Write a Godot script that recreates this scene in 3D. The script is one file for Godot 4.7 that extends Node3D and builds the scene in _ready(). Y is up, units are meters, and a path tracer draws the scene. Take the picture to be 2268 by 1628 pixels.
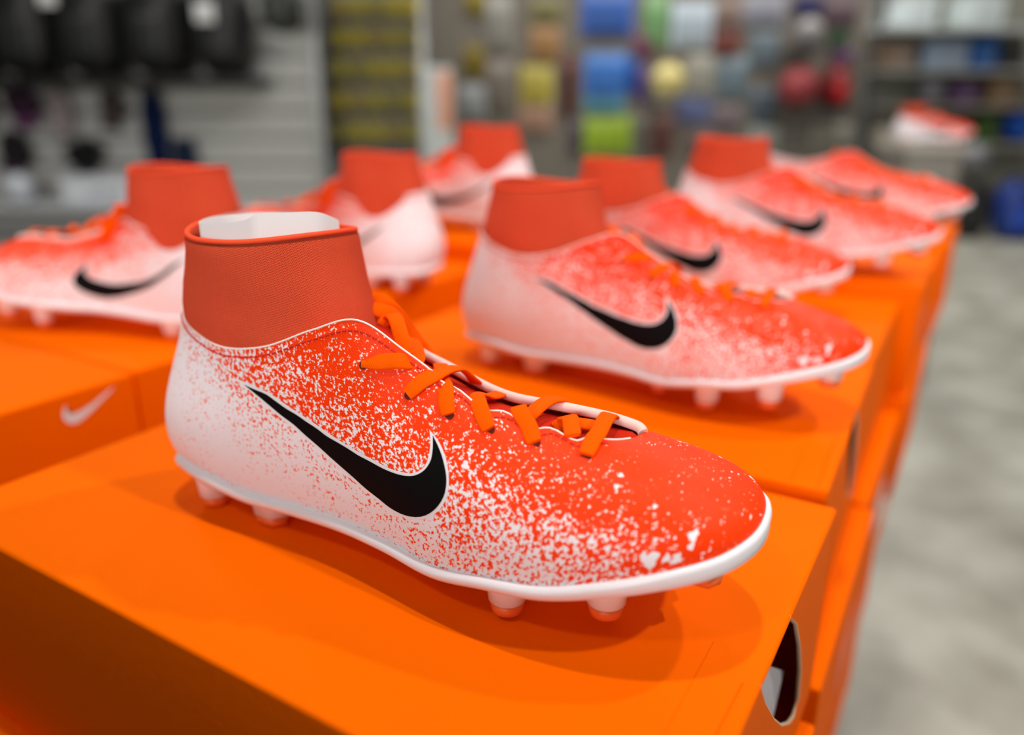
extends Node3D

# World: X runs along the long side of the shoe boxes, Z towards the shopper, Y up; metres; the floor is y = 0.
const EYE := Vector3(0.0, 0.95, 0.0)
const YAW := 31.33
const PITCH := 18.575
const FOCAL := 1720.0   # pixels, for a frame of 2268 x 1628

# Boot pattern, one row per station round the sole: feather line x y z, top line x y z, then how far the side leaves the
# sole outwards and upwards and how it arrives at the top line (millimetres; x heel to toe, z to the outer side).
const TAB = [
	[-0.5, 22, 0, 5.5, 88, 0, 12, 20, 4, -24],
	[6, 20, 20, 9.5, 87.5, 10.5, 13, 20, 4, -24],
	[16, 20.4, 26, 18, 85.5, 19.8, 11, 20, 3.5, -22],
	[33, 20.2, 30, 31, 81.2, 26.4, 6.5, 20, 2, -20],
	[55, 17.4, 30, 50, 77.6, 29.5, 5, 20, 2, -20],
	[80, 17.7, 29.5, 73, 81.2, 30, 4, 20, 3, -20],
	[105, 18.5, 31, 95, 90, 28.2, 3.5, 20, 4, -22],
	[128, 18.4, 34.3, 113.5, 95.3, 25.4, 4, 22, 7, -22],
	[150, 17.6, 38, 130.5, 85.8, 21.8, 5, 22, 11, -16],
	[170.5, 21.3, 40, 150, 74.6, 19.2, 5, 21, 15, -9],
	[191, 24.4, 39.6, 170, 68.6, 17, 5, 20, 17, -7],
	[209.5, 30, 36.6, 187, 65.2, 14, 4, 18, 17, -5],
	[225, 34.9, 31, 199, 64, 10, 3, 15, 17, -3.5],
	[238, 38.5, 21.6, 204.5, 63, 3, 2, 13, 18, -3.5],
	[245, 41, 9.5, 205.5, 62.9, -1, 1.5, 10, 20, -6],
	[246.5, 42.5, -3, 206, 62.8, -3, 1, 8, 22, -8],
	[243.5, 42.2, -16, 205.5, 62.9, -4.2, 1.5, 8, 20, -8.5],
	[235, 40, -27, 203, 63, -5, 2, 11, 18, -8],
	[222, 36, -34.5, 193, 64, -5.5, 2, 13, 17, -7],
	[205, 31, -39, 175, 64.2, -6, 3, 16, 17, -7],
	[187, 26.5, -40.5, 152, 64, -7, 3, 18, 17, -8],
	[165, 23.5, -39, 128, 69.5, -9, 3, 20, 16, -10],
	[140, 21.5, -33.5, 106, 75, -12.5, 3, 22, 11, -16],
	[115, 20.5, -28, 86, 85, -21.5, 3, 22, 6, -22],
	[90, 19, -26.5, 73, 83, -27, 3, 20, 4, -20],
	[62, 17.5, -27.5, 54, 78.5, -28.5, 4, 20, 2, -20],
	[36, 18.5, -28.5, 33, 80.8, -25.5, 6, 20, 2, -20],
	[16, 19.5, -24.5, 18, 85, -19, 8, 20, 3, -22],
	[5, 20, -17, 9.5, 87.5, -9.8, 10, 20, 4, -24],
]
const NS := 29
# The curved check mark on the side, as (station, share of the way up): upper and lower edge, and the white margin round it.
const CHECK_TOP = [[4.5, 0.78], [4.737, 0.75], [4.975, 0.72], [5.162, 0.677], [5.35, 0.633], [5.537, 0.597], [5.712, 0.56], [5.9, 0.527], [6.087, 0.493], [6.3, 0.467], [6.512, 0.443], [6.725, 0.42], [6.937, 0.407], [7.162, 0.397], [7.387, 0.397], [7.637, 0.407], [7.887, 0.43], [8.1, 0.47], [8.25, 0.523], [8.312, 0.58], [8.337, 0.637]]
const CHECK_LOW = [[4.5, 0.78], [4.75, 0.72], [4.987, 0.66], [5.212, 0.6], [5.437, 0.547], [5.637, 0.49], [5.85, 0.44], [6.062, 0.393], [6.287, 0.35], [6.525, 0.31], [6.762, 0.273], [7.012, 0.247], [7.262, 0.227], [7.575, 0.23], [7.925, 0.26], [8.225, 0.313], [8.438, 0.383], [8.525, 0.457], [8.512, 0.523], [8.45, 0.583], [8.337, 0.637]]
const RIM_TOP = [[4.312, 0.817], [4.575, 0.79], [4.825, 0.757], [5.062, 0.723], [5.262, 0.677], [5.45, 0.633], [5.65, 0.593], [5.837, 0.557], [6.037, 0.523], [6.25, 0.49], [6.462, 0.463], [6.687, 0.44], [6.912, 0.423], [7.15, 0.413], [7.375, 0.41], [7.637, 0.42], [7.887, 0.44], [8.112, 0.487], [8.225, 0.547], [8.275, 0.603], [8.275, 0.657]]
const RIM_LOW = [[4.312, 0.817], [4.587, 0.747], [4.825, 0.677], [5.075, 0.613], [5.312, 0.55], [5.537, 0.49], [5.762, 0.437], [5.987, 0.383], [6.237, 0.337], [6.487, 0.293], [6.75, 0.257], [7.025, 0.227], [7.312, 0.21], [7.662, 0.223], [8.037, 0.263], [8.35, 0.327], [8.525, 0.407], [8.575, 0.483], [8.55, 0.557], [8.45, 0.617], [8.275, 0.657]]
# Share of white paint in the splatter, at (station, share of the way up).
const PAINT = [[3.05, 0.92, 0.84], [2.32, 0.72, 0.97], [3.36, 0.69, 0.93], [4.32, 0.92, 0.55], [5.14, 0.91, 0.36], [6.09, 0.91, 0.12], [6.97, 0.94, 0.03], [5.26, 0.72, 0.44], [6.0, 0.7, 0.26], [4.57, 0.56, 0.87], [5.21, 0.39, 0.92], [5.66, 0.28, 0.93], [3.76, 0.29, 1.0], [4.6, 0.11, 1.0], [7.0, 0.72, 0.12], [7.91, 0.82, 0.05], [6.7, 0.55, 0.4], [7.59, 0.5, 0.42], [8.1, 0.68, 0.12], [8.72, 0.76, 0.04], [8.81, 0.56, 0.28], [8.81, 0.31, 0.55], [7.04, 0.15, 0.92], [7.97, 0.1, 0.85], [9.31, 0.16, 0.7], [9.86, 0.04, 0.78], [10.45, 0.28, 0.48], [11.12, 0.11, 0.38], [10.89, 0.46, 0.06], [10.19, 0.57, 0.07], [9.49, 0.7, 0.05], [11.9, 0.13, 0.14], [12.74, 0.19, 0.03], [14.02, 0.22, 0.006], [12.25, 0.54, 0.01], [11.24, 0.86, 0.004], [2.02, 0.42, 1.0], [9.54, 0.41, 0.42], [0.5, 0.9, 0.92], [0.3, 0.4, 1.0], [13.2, 0.8, 0.003], [12.4, 0.95, 0.003], [10.4, 0.9, 0.01], [13.2, 0.45, 0.006], [5.2, 0.2, 0.99], [3.9, 0.55, 0.97], [6.3, 0.12, 0.97], [6.5, 0.82, 0.1], [7.5, 0.85, 0.035]]
# Larger drops of white: station, share of the way up, radius in millimetres.
const DROPS = [[11.82, 0.13, 2.3], [12.64, 0.24, 1.5], [12.27, 0.1, 1.5], [12.55, 0.17, 1.0], [11.71, 0.17, 0.9], [12.1, 0.12, 1.2], [8.9, 0.56, 1.4], [9.11, 0.49, 1.1], [9.66, 0.32, 1.2], [11.74, 0.69, 0.8], [12.15, 0.47, 0.7], [5.7, 0.81, 1.3], [10.87, 0.28, 1.1], [11.55, 0.61, 0.7]]
# Laces: x y z in millimetres along the middle of each flat ribbon.
const LACES = [
	[[118.0, 81.7, 29.9], [122.0, 82.4, 28.9], [126.4, 83.3, 27.0], [131.4, 83.4, 24.6], [132.1, 79.9, 18.0], [132.4, 75.0, 12.0], [132.2, 71.2, 8.0]],
	[[135.4, 73.7, 28.7], [138.7, 77.5, 25.5], [141.4, 79.2, 20.0], [140.9, 78.0, 10.0], [140.4, 75.5, 3.0], [140.5, 69.8, -4.0], [139.1, 64.6, -10.0]],
	[[150.6, 69.3, 27.8], [148.6, 72.4, 25.7], [146.2, 75.6, 22.3], [142.0, 75.6, 18.0], [132.3, 73.8, 4.0], [126.3, 73.0, -4.0]],
	[[127.3, 77.9, 14.0], [124.9, 78.6, 8.0], [116.4, 79.7, -2.0], [110.0, 79.5, -8.0]],
	[[164.9, 66.5, 26.2], [160.4, 70.1, 23.0], [157.5, 72.4, 20.4], [154.2, 72.2, 16.0], [152.6, 70.6, 10.0], [152.2, 67.6, 3.0], [150.7, 65.4, -6.0]],
	[[180.0, 64.3, 23.9], [175.7, 67.4, 19.7], [171.7, 69.8, 17.1], [169.2, 70.6, 14.5], [167.4, 67.9, 10.0]],
	[[170.4, 65.2, 13.0], [171.6, 67.3, 10.0], [172.0, 68.3, 4.0], [172.9, 68.6, -2.0], [174.0, 67.1, -8.0]],
	[[189.4, 65.5, 15.9], [187.2, 66.3, 12.0], [184.7, 67.6, 8.0], [180.9, 65.6, 4.0]],
	[[179.2, 62.9, 8.0], [182.2, 64.4, 5.0], [187.0, 64.3, 3.0], [191.8, 63.8, 1.0]],
	[[196.2, 62.6, 20.7], [195.9, 65.0, 15.2], [196.2, 66.2, 11.7], [195.7, 68.2, 5.0], [195.1, 68.0, 0.0], [194.3, 65.4, -5.0]],
	[[126.1, 81.9, 16.0], [121.4, 85.8, 12.0], [112.7, 91.0, 4.0], [106.5, 89.8, 0.0], [104.9, 86.6, 2.0]],
	[[88.2, 91.2, -14.0], [91.9, 89.0, -16.0], [95.9, 83.5, -19.0], [101.8, 74.4, -21.0], [109.5, 68.3, -20.0], [115.2, 67.9, -16.0]],
	[[91.2, 88.8, -10.0], [94.9, 87.7, -12.0], [98.1, 85.8, -14.0], [102.4, 79.5, -16.0], [107.5, 73.8, -16.0]],
]

var mats := {}
var taken := {}
var rng := RandomNumberGenerator.new()

func _ready() -> void:
	rng.seed = 7
	make_view()
	make_lamps()
	make_room()
	make_materials()
	make_boxes()
	make_boots()
	make_store()

# ------------------------------------------------------------------ camera, air, light
func make_view() -> void:
	var cam := Camera3D.new()
	cam.name = "camera"
	add_child(cam)
	cam.position = EYE
	cam.rotation_degrees = Vector3(-PITCH, YAW, 0)
	cam.fov = rad_to_deg(2.0 * atan(814.0 / FOCAL))
	cam.near = 0.02
	cam.far = 60.0
	cam.current = true
	var env := Environment.new()
	env.background_mode = Environment.BG_COLOR
	env.background_color = Color(0.02, 0.02, 0.02)
	env.tonemap_mode = Environment.TONE_MAPPER_LINEAR
	env.tonemap_exposure = 0.95
	env.sdfgi_enabled = true
	env.ssao_enabled = true
	env.ssil_enabled = true
	var we := WorldEnvironment.new()
	we.name = "world_environment"
	we.environment = env
	var lens := CameraAttributesPhysical.new()
	lens.frustum_focal_length = 26.0
	lens.frustum_focus_distance = 0.264
	lens.exposure_aperture = 26.0 / 7.8
	we.camera_attributes = lens
	add_child(we)

# A spot of the shop floor plan: to the right of the camera, height, and how far ahead.
func st(x: float, y: float, ahead: float) -> Vector3:
	var c := cos(deg_to_rad(YAW))
	var s := sin(deg_to_rad(YAW))
	return Vector3(x * c - ahead * s, y, -x * s - ahead * c)

# The point that shows at that pixel of the photograph, so far ahead.
func at(px: float, py: float, ahead: float) -> Vector3:
	var p := deg_to_rad(PITCH)
	var up := (814.0 - py) / FOCAL
	var fwd := cos(p) + up * sin(p)
	var k := ahead / fwd
	return st((px - 1134.0) / FOCAL * k, EYE.y + (up * cos(p) - sin(p)) * k, ahead)

func px_size(ahead: float) -> float:
	return ahead / FOCAL / cos(deg_to_rad(PITCH)) * 0.93

const LAMPS = [
	# right, ahead, energy, size
	[0.0, 0.28, 3.6, 0.11], [2.35, -1.0, 7.8, 0.14], [2.3, 1.1, 5.6, 0.13], [-1.5, -1.6, 2.5, 0.3],  # last lamp here is an added fill for the boot's near side
	[-2.6, 3.7, 4.6, 0.6], [0.5, 5.0, 5.5, 0.6], [3.2, 5.0, 5.5, 0.6], [-1.6, 6.4, 4.0, 0.6], [2.0, 6.3, 4.0, 0.6],
]
func make_lamps() -> void:
	var glow := StandardMaterial3D.new()
	glow.albedo_color = Color(0.9, 0.9, 0.9)
	glow.emission_enabled = true
	glow.emission = Color(1.0, 0.98, 0.95)
	glow.emission_energy_multiplier = 3.0
	var frame_m := StandardMaterial3D.new()
	frame_m.albedo_color = Color(0.8, 0.8, 0.8)
	frame_m.roughness = 0.5
	for i in LAMPS.size():
		var L: Array = LAMPS[i]
		var s: float = L[3]
		var where := st(L[0], 3.88, L[1])
		var lab: String = "square ceiling lamp " + ["straight above the nearest boot", "to the right behind the shopper", "high to the right of the box stacks", "added as fill to the left behind the shopper", "over the bags at the left wall panel", "over the middle aisle", "over the right aisle", "in the back left of the shop", "in the back right of the shop"][i]
		var t := thing("ceiling_light", lab, "ceiling light", where, deg_to_rad(YAW), "square ceiling lamps")
		var b := new_st()
		add_box(b, Vector3(0, 0.02, 0), Vector3(s + 0.05, 0.06, s + 0.05))
		obj("frame", b, frame_m, t)
		b = new_st()
		add_box(b, Vector3(0, -0.015, 0), Vector3(s, 0.012, s))
		obj("diffuser", b, glow, t)
		var a := AreaLight3D.new()
		a.name = "lamp_light"
		a.area_size = Vector2(s, s)
		a.area_normalize_energy = true
		a.light_energy = L[2]
		a.light_color = Color(1.0, 0.985, 0.97)
		a.shadow_enabled = true
		a.area_range = 30.0
		a.area_attenuation = 2.0
		t.add_child(a)
		a.position = Vector3(0, -0.03, 0)
		a.rotation_degrees = Vector3(-90, 0, 0)
	# added fill light: a lit panel on the wall behind the shopper
	var p := thing("added_fill_panel", "wide lit panel added as fill light on the wall behind the shopper", "fill light", st(-1.5, 1.9, -3.98), deg_to_rad(YAW))
	var pb := new_st()
	add_box(pb, Vector3(0, 0, 0.0), Vector3(2.5, 1.0, 0.04))
	obj("frame", pb, frame_m, p)
	pb = new_st()
	add_box(pb, Vector3(0, 0, -0.025), Vector3(2.4, 0.9, 0.01))
	obj("diffuser", pb, glow, p)
	var al := AreaLight3D.new()
	al.name = "lamp_light"
	al.area_size = Vector2(2.4, 0.9)
	al.area_normalize_energy = true
	al.light_energy = 11.0
	al.light_color = Color(1.0, 0.985, 0.98)
	al.shadow_enabled = true
	al.area_range = 30.0
	al.area_attenuation = 2.0
	p.add_child(al)
	al.position = Vector3(0, 0, -0.04)

# ------------------------------------------------------------------ naming and mesh helpers
func numbered(called: String) -> String:
	if not taken.has(called):
		taken[called] = 0
		return called
	taken[called] += 1
	return "%s_%03d" % [called, taken[called]]

func thing(called: String, label: String, category: String, where := Vector3.ZERO, turn := 0.0, group := "") -> Node3D:
	var o := Node3D.new()
	o.name = numbered(called)
	add_child(o)
	o.position = where
	o.rotation.y = turn
	tag(o, label, category, group)
	return o

func tag(o: Node, label: String, category: String, group := "") -> void:
	o.set_meta("label", label)
	o.set_meta("category", category)
	if group != "":
		o.set_meta("group", group)

func new_st() -> SurfaceTool:
	var s := SurfaceTool.new()
	s.begin(Mesh.PRIMITIVE_TRIANGLES)
	return s

func mesh_of(s: SurfaceTool, smooth := true) -> ArrayMesh:
	s.generate_normals()
	return s.commit()

func obj(called: String, s: SurfaceTool, m: Material, parent: Node = self) -> MeshInstance3D:
	return put(called, mesh_of(s), m, parent)

func put(called: String, mesh: Mesh, m: Material, parent: Node = self) -> MeshInstance3D:
	var o := MeshInstance3D.new()
	var nm := called
	if parent == self:
		nm = numbered(called)
	else:
		var k := 0
		while parent.has_node(NodePath(nm)):
			k += 1
			nm = "%s_%03d" % [called, k]
	o.name = nm
	o.mesh = mesh
	o.material_override = m
	parent.add_child(o, true)
	return o

func struct(called: String, s: SurfaceTool, m: Material, label: String) -> MeshInstance3D:
	var o := obj(called, s, m)
	o.set_meta("kind", "structure")
	o.set_meta("label", label)
	return o

func tri(s: SurfaceTool, a: Vector3, b: Vector3, c: Vector3, group := -1) -> void:
	s.set_smooth_group(group)
	for p in [a, b, c]:
		s.add_vertex(p)

func quad(s: SurfaceTool, a: Vector3, b: Vector3, c: Vector3, d: Vector3) -> void:
	# a b c d clockwise seen from outside
	s.set_smooth_group(-1)
	for k in [a, b, c, a, c, d]:
		s.add_vertex(k)

func add_box(s: SurfaceTool, c: Vector3, size: Vector3, basis := Basis()) -> void:
	var h := size * 0.5
	var v := []
	for i in 8:
		v.append(c + basis * Vector3(h.x if i & 1 else -h.x, h.y if i & 2 else -h.y, h.z if i & 4 else -h.z))
	quad(s, v[6], v[7], v[5], v[4])
	quad(s, v[3], v[2], v[0], v[1])
	quad(s, v[7], v[3], v[1], v[5])
	quad(s, v[2], v[6], v[4], v[0])
	quad(s, v[2], v[3], v[7], v[6])
	quad(s, v[4], v[5], v[1], v[0])

# A sheet of rows; rows run along u, from row to row along v. uvs may be empty.
func sheet(s: SurfaceTool, rows: Array, uvs: Array = [], flip := false) -> void:
	s.set_smooth_group(0)
	for j in rows.size() - 1:
		var r0: PackedVector3Array = rows[j]
		var r1: PackedVector3Array = rows[j + 1]
		for i in r0.size() - 1:
			var ids := [[j, i], [j, i + 1], [j + 1, i + 1], [j, i], [j + 1, i + 1], [j + 1, i]]
			if flip:
				ids = [[j, i], [j + 1, i + 1], [j, i + 1], [j, i], [j + 1, i], [j + 1, i + 1]]
			for q in ids:
				if uvs.size():
					s.set_uv(uvs[q[0]][q[1]])
				s.add_vertex(rows[q[0]][q[1]])

# A tube along points.
func add_tube(s: SurfaceTool, pts: PackedVector3Array, r: float, sides := 8, close := false) -> void:
	var rows := []
	var n := pts.size()
	var side := Vector3.UP
	for i in n:
		var a := pts[(i - 1 + n) % n] if close else pts[maxi(i - 1, 0)]
		var b := pts[(i + 1) % n] if close else pts[mini(i + 1, n - 1)]
		var d := (b - a).normalized()
		if absf(d.dot(side)) > 0.95:
			side = Vector3.RIGHT
		var u := (side - d * side.dot(d)).normalized()
		side = u
		var w := d.cross(u)
		var row := PackedVector3Array()
		for k in sides + 1:
			var q := TAU * k / sides
			row.append(pts[i] + (u * cos(q) + w * sin(q)) * r)
		rows.append(row)
	if close:
		rows.append(rows[0])
	sheet(s, rows, [], true)
	if not close:
		for e in [0, n - 1]:
			var row: PackedVector3Array = rows[e]
			for k in sides:
				if e == 0:
					tri(s, pts[e], row[k], row[k + 1])
				else:
					tri(s, pts[e], row[k + 1], row[k])

# A turned shape: profile of (radius, height) from the bottom upwards.
func add_lathe(s: SurfaceTool, c: Vector3, profile: Array, sides := 24, squash := Vector2.ONE) -> void:
	var rows := []
	for p in profile:
		var row := PackedVector3Array()
		for k in sides + 1:
			var q := TAU * k / sides
			row.append(c + Vector3(cos(q) * p[0] * squash.x, p[1], sin(q) * p[0] * squash.y))
		rows.append(row)
	sheet(s, rows, [], false)

# A box with rounded edges, lofted along x.
func add_round_box(s: SurfaceTool, c: Vector3, size: Vector3, r: float, caps := [true, true], seg := 3) -> void:
	var rows := []
	var h := size * 0.5
	var steps := []
	for k in seg + 1:
		var q := PI / 2 * k / seg
		steps.append([-h.x + r * (1 - sin(q)), r * (1 - cos(q))])   # from the flat cap out to the side
	var st_list := []
	for k in range(steps.size() - 1, -1, -1):
		st_list.append([steps[k][0], r - (r - steps[k][1])])
	# st_list: x from -h.x to -h.x + r, inset from r to 0
	var left := []
	for k in seg + 1:
		var q := PI / 2 * k / seg
		left.append([-h.x + r * (1 - cos(q)), r * (1 - sin(q))])
	var right := []
	for k in range(left.size() - 1, -1, -1):
		right.append([-left[k][0], left[k][1]])
	for e in left + right:
		var inset: float = e[1]
		var row := PackedVector3Array()
		for corner in 4:
			var sy := 1.0 if corner in [0, 1] else -1.0
			var sz := 1.0 if corner in [0, 3] else -1.0
			for k in seg + 1:
				var q: float = PI / 2 * k / seg + PI / 2 * corner
				# walk z+ -> y+ -> z- -> y-
				var rr := r - inset
				row.append(c + Vector3(e[0], sy * (h.y - r) + sin(q) * rr, sz * (h.z - r) + cos(q) * rr))
		row.append(row[0])
		rows.append(row)
	sheet(s, rows, [], true)
	for e in 2:
		if not caps[e]:
			continue
		var row: PackedVector3Array = rows[0] if e == 0 else rows[rows.size() - 1]
		var mid := Vector3(row[0].x, c.y, c.z)
		for k in row.size() - 1:
			if e == 0:
				tri(s, mid, row[k], row[k + 1])
			else:
				tri(s, mid, row[k + 1], row[k])

# A flat polygon (in the plane of its two axes) with thickness along n.
func add_plate(s: SurfaceTool, poly: PackedVector2Array, o: Vector3, ux: Vector3, uy: Vector3, n: Vector3, thick: float) -> void:
	var ids := Geometry2D.triangulate_polygon(poly)
	var f := func(p: Vector2, d: float) -> Vector3: return o + ux * p.x + uy * p.y + n * d
	for k in range(0, ids.size(), 3):
		var a: Vector3 = f.call(poly[ids[k]], thick)
		var b: Vector3 = f.call(poly[ids[k + 1]], thick)
		var c: Vector3 = f.call(poly[ids[k + 2]], thick)
		if (b - a).cross(c - a).dot(n) > 0:
			tri(s, a, c, b)
		else:
			tri(s, a, b, c)
		tri(s, a - n * thick, b - n * thick, c - n * thick)
	for k in poly.size():
		var p := poly[k]
		var q := poly[(k + 1) % poly.size()]
		quad(s, f.call(p, thick), f.call(q, thick), f.call(q, 0.0), f.call(p, 0.0))

func smooth_line(pts: Array, per := 8, close := false) -> PackedVector3Array:
	var out := PackedVector3Array()
	var n := pts.size()
	var last := n if close else n - 1
	for i in last:
		var p0: Vector3 = pts[(i - 1 + n) % n] if close else pts[maxi(i - 1, 0)]
		var p1: Vector3 = pts[i]
		var p2: Vector3 = pts[(i + 1) % n]
		var p3: Vector3 = pts[(i + 2) % n] if close else pts[mini(i + 2, n - 1)]
		for k in per:
			out.append(p1.cubic_interpolate(p2, p0, p3, float(k) / per))
	if not close:
		out.append(pts[n - 1])
	return out

func mat(col: Color, rough := 0.6, spec := 0.5) -> StandardMaterial3D:
	var m := StandardMaterial3D.new()
	m.albedo_color = col
	m.roughness = rough
	m.metallic_specular = spec
	return m

func c8(r: int, g: int, b: int) -> Color:
	return Color8(r, g, b)

# ------------------------------------------------------------------ room
func make_room() -> void:
	var concrete := mat(c8(178, 176, 164), 0.45)
	var n := FastNoiseLite.new()
	n.seed = 3
	n.frequency = 0.012
	n.fractal_octaves = 4
	var g := Gradient.new()
	g.set_color(0, c8(126, 123, 110))
	g.set_color(1, c8(190, 190, 178))
	var t := NoiseTexture2D.new()
	t.width = 512
	t.height = 512
	t.seamless = true
	t.noise = n
	t.color_ramp = g
	concrete.albedo_color = Color.WHITE
	concrete.albedo_texture = t
	concrete.uv1_triplanar = true
	concrete.uv1_world_triplanar = true
	concrete.uv1_scale = Vector3(0.5, 0.5, 0.5)
	var turn := Basis(Vector3.UP, deg_to_rad(YAW))
	var b := new_st()
	add_box(b, st(0, -0.1, 2.0), Vector3(14.4, 0.2, 12.4), turn)
	struct("floor", b, concrete, "grey polished concrete shop floor with darker patches")
	var ceil_m := mat(c8(150, 150, 148), 0.9)
	b = new_st()
	add_box(b, st(0, 4.0, 2.0), Vector3(14.4, 0.2, 12.4), turn)
	struct("ceiling", b, ceil_m, "pale flat shop ceiling")
	var wall_m := mat(c8(120, 117, 110), 0.9)
	for w in [["wall_back", 0.0, 8.1, 14.4, 0.2], ["wall_front", 0.0, -4.1, 14.4, 0.2], ["wall_left", -7.1, 2.0, 0.2, 12.0], ["wall_right", 7.1, 2.0, 0.2, 12.0]]:
		b = new_st()
		add_box(b, st(w[1], 1.95, w[2]), Vector3(w[3], 3.9, w[4]), turn)
		struct(w[0], b, wall_m, "plain grey shop wall")

# ------------------------------------------------------------------ materials and their textures
func make_materials() -> void:
	mats.box = mat(c8(255, 108, 0), 0.6, 0.09)
	var bn := FastNoiseLite.new()
	bn.frequency = 0.03
	bn.fractal_octaves = 4
	var bt := NoiseTexture2D.new()
	bt.width = 512
	bt.height = 512
	bt.seamless = true
	bt.noise = bn
	mats.box.heightmap_enabled = true
	mats.box.heightmap_texture = bt
	mats.box.heightmap_scale = 0.008
	mats.box.uv1_triplanar = true
	mats.box.uv1_scale = Vector3(9, 9, 9)
	mats.box_base = mat(c8(250, 104, 0), 0.6, 0.25)
	mats.card = mat(c8(214, 190, 158), 0.9)
	mats.tissue = mat(c8(205, 200, 206), 0.9)
	mats.red = mat(c8(170, 20, 10), 0.7)
	mats.blue = mat(c8(40, 40, 130), 0.6)
	mats.label = mat(c8(228, 226, 222), 0.6)
	mats.coral_label = mat(c8(250, 120, 80), 0.6)
	mats.logo = mat(c8(240, 236, 232), 0.6)
	mats.sole = mat(c8(244, 242, 246), 0.32)
	mats.stud_tip = mat(c8(255, 122, 52), 0.4)
	mats.black = mat(c8(10, 10, 12), 0.6, 0.2)
	mats.rim_white = mat(c8(240, 238, 242), 0.5)
	mats.binding = mat(c8(246, 240, 230), 0.7)
	mats.pipe = mat(c8(240, 205, 196), 0.85)
	mats.thread = mat(c8(205, 34, 8), 0.8)
	mats.paper = mat(c8(208, 199, 199), 0.85)
	mats.hole = mat(c8(90, 22, 8), 0.9)
	# knit: small v stitches in columns
	mats.knit = mat(c8(255, 96, 62), 0.95, 0.1)
	var k := Image.create(64, 64, false, Image.FORMAT_L8)
	for y in 64:
		for x in 64:
			var fx := fposmod(x / 64.0 * 2.0, 1.0)
			var col := int(x / 32.0)
			var fy := fposmod(y / 64.0 * 2.0 + absf(fx - 0.5) * 1.3 + col * 0.5, 1.0)
			var h := pow(sin(PI * fy), 0.8) * (0.35 + 0.65 * pow(sin(PI * fx), 0.6))
			k.set_pixel(x, y, Color(h, h, h))
	mats.knit.heightmap_enabled = true
	mats.knit.heightmap_texture = ImageTexture.create_from_image(k)
	mats.knit.heightmap_scale = 0.07
	mats.knit.rim_enabled = true
	mats.knit.rim = 0.5
	mats.knit.rim_tint = 0.8
	mats.knit_plain = mat(c8(255, 90, 56), 0.95, 0.1)
	mats.tongue = mat(c8(206, 44, 20), 0.95, 0.2)
	# woven lace
	mats.lace = mat(c8(255, 92, 0), 0.85, 0.15)
	var w := Image.create(32, 32, false, Image.FORMAT_L8)
	for y in 32:
		for x in 32:
			var q := fposmod((x + (y if x < 16 else -y)) / 8.0, 1.0)
			var h := sin(PI * q) * (0.5 + 0.5 * sin(PI * fposmod(x / 16.0, 1.0)))
			w.set_pixel(x, y, Color(h, h, h))
	mats.lace.heightmap_enabled = true
	mats.lace.heightmap_texture = ImageTexture.create_from_image(w)
	mats.lace.heightmap_scale = 0.012
	make_upper_material()

const TW := 2048
const TH := 700       # rows for one side
const TEX_LONG := 0.30
const TEX_HIGH := 0.1025

func paint_share(a: float, t: float) -> float:
	if a > 14.5:
		a = 29.0 - a
	var sum := 0.0
	var ws := 0.0
	for p in PAINT:
		var da: float = a - p[0]
		var dt: float = (t - p[1]) * 3.2
		var d2 := da * da + dt * dt + 0.04
		var w := 1.0 / (d2 * d2)
		sum += w * p[2]
		ws += w
	return sum / ws

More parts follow.
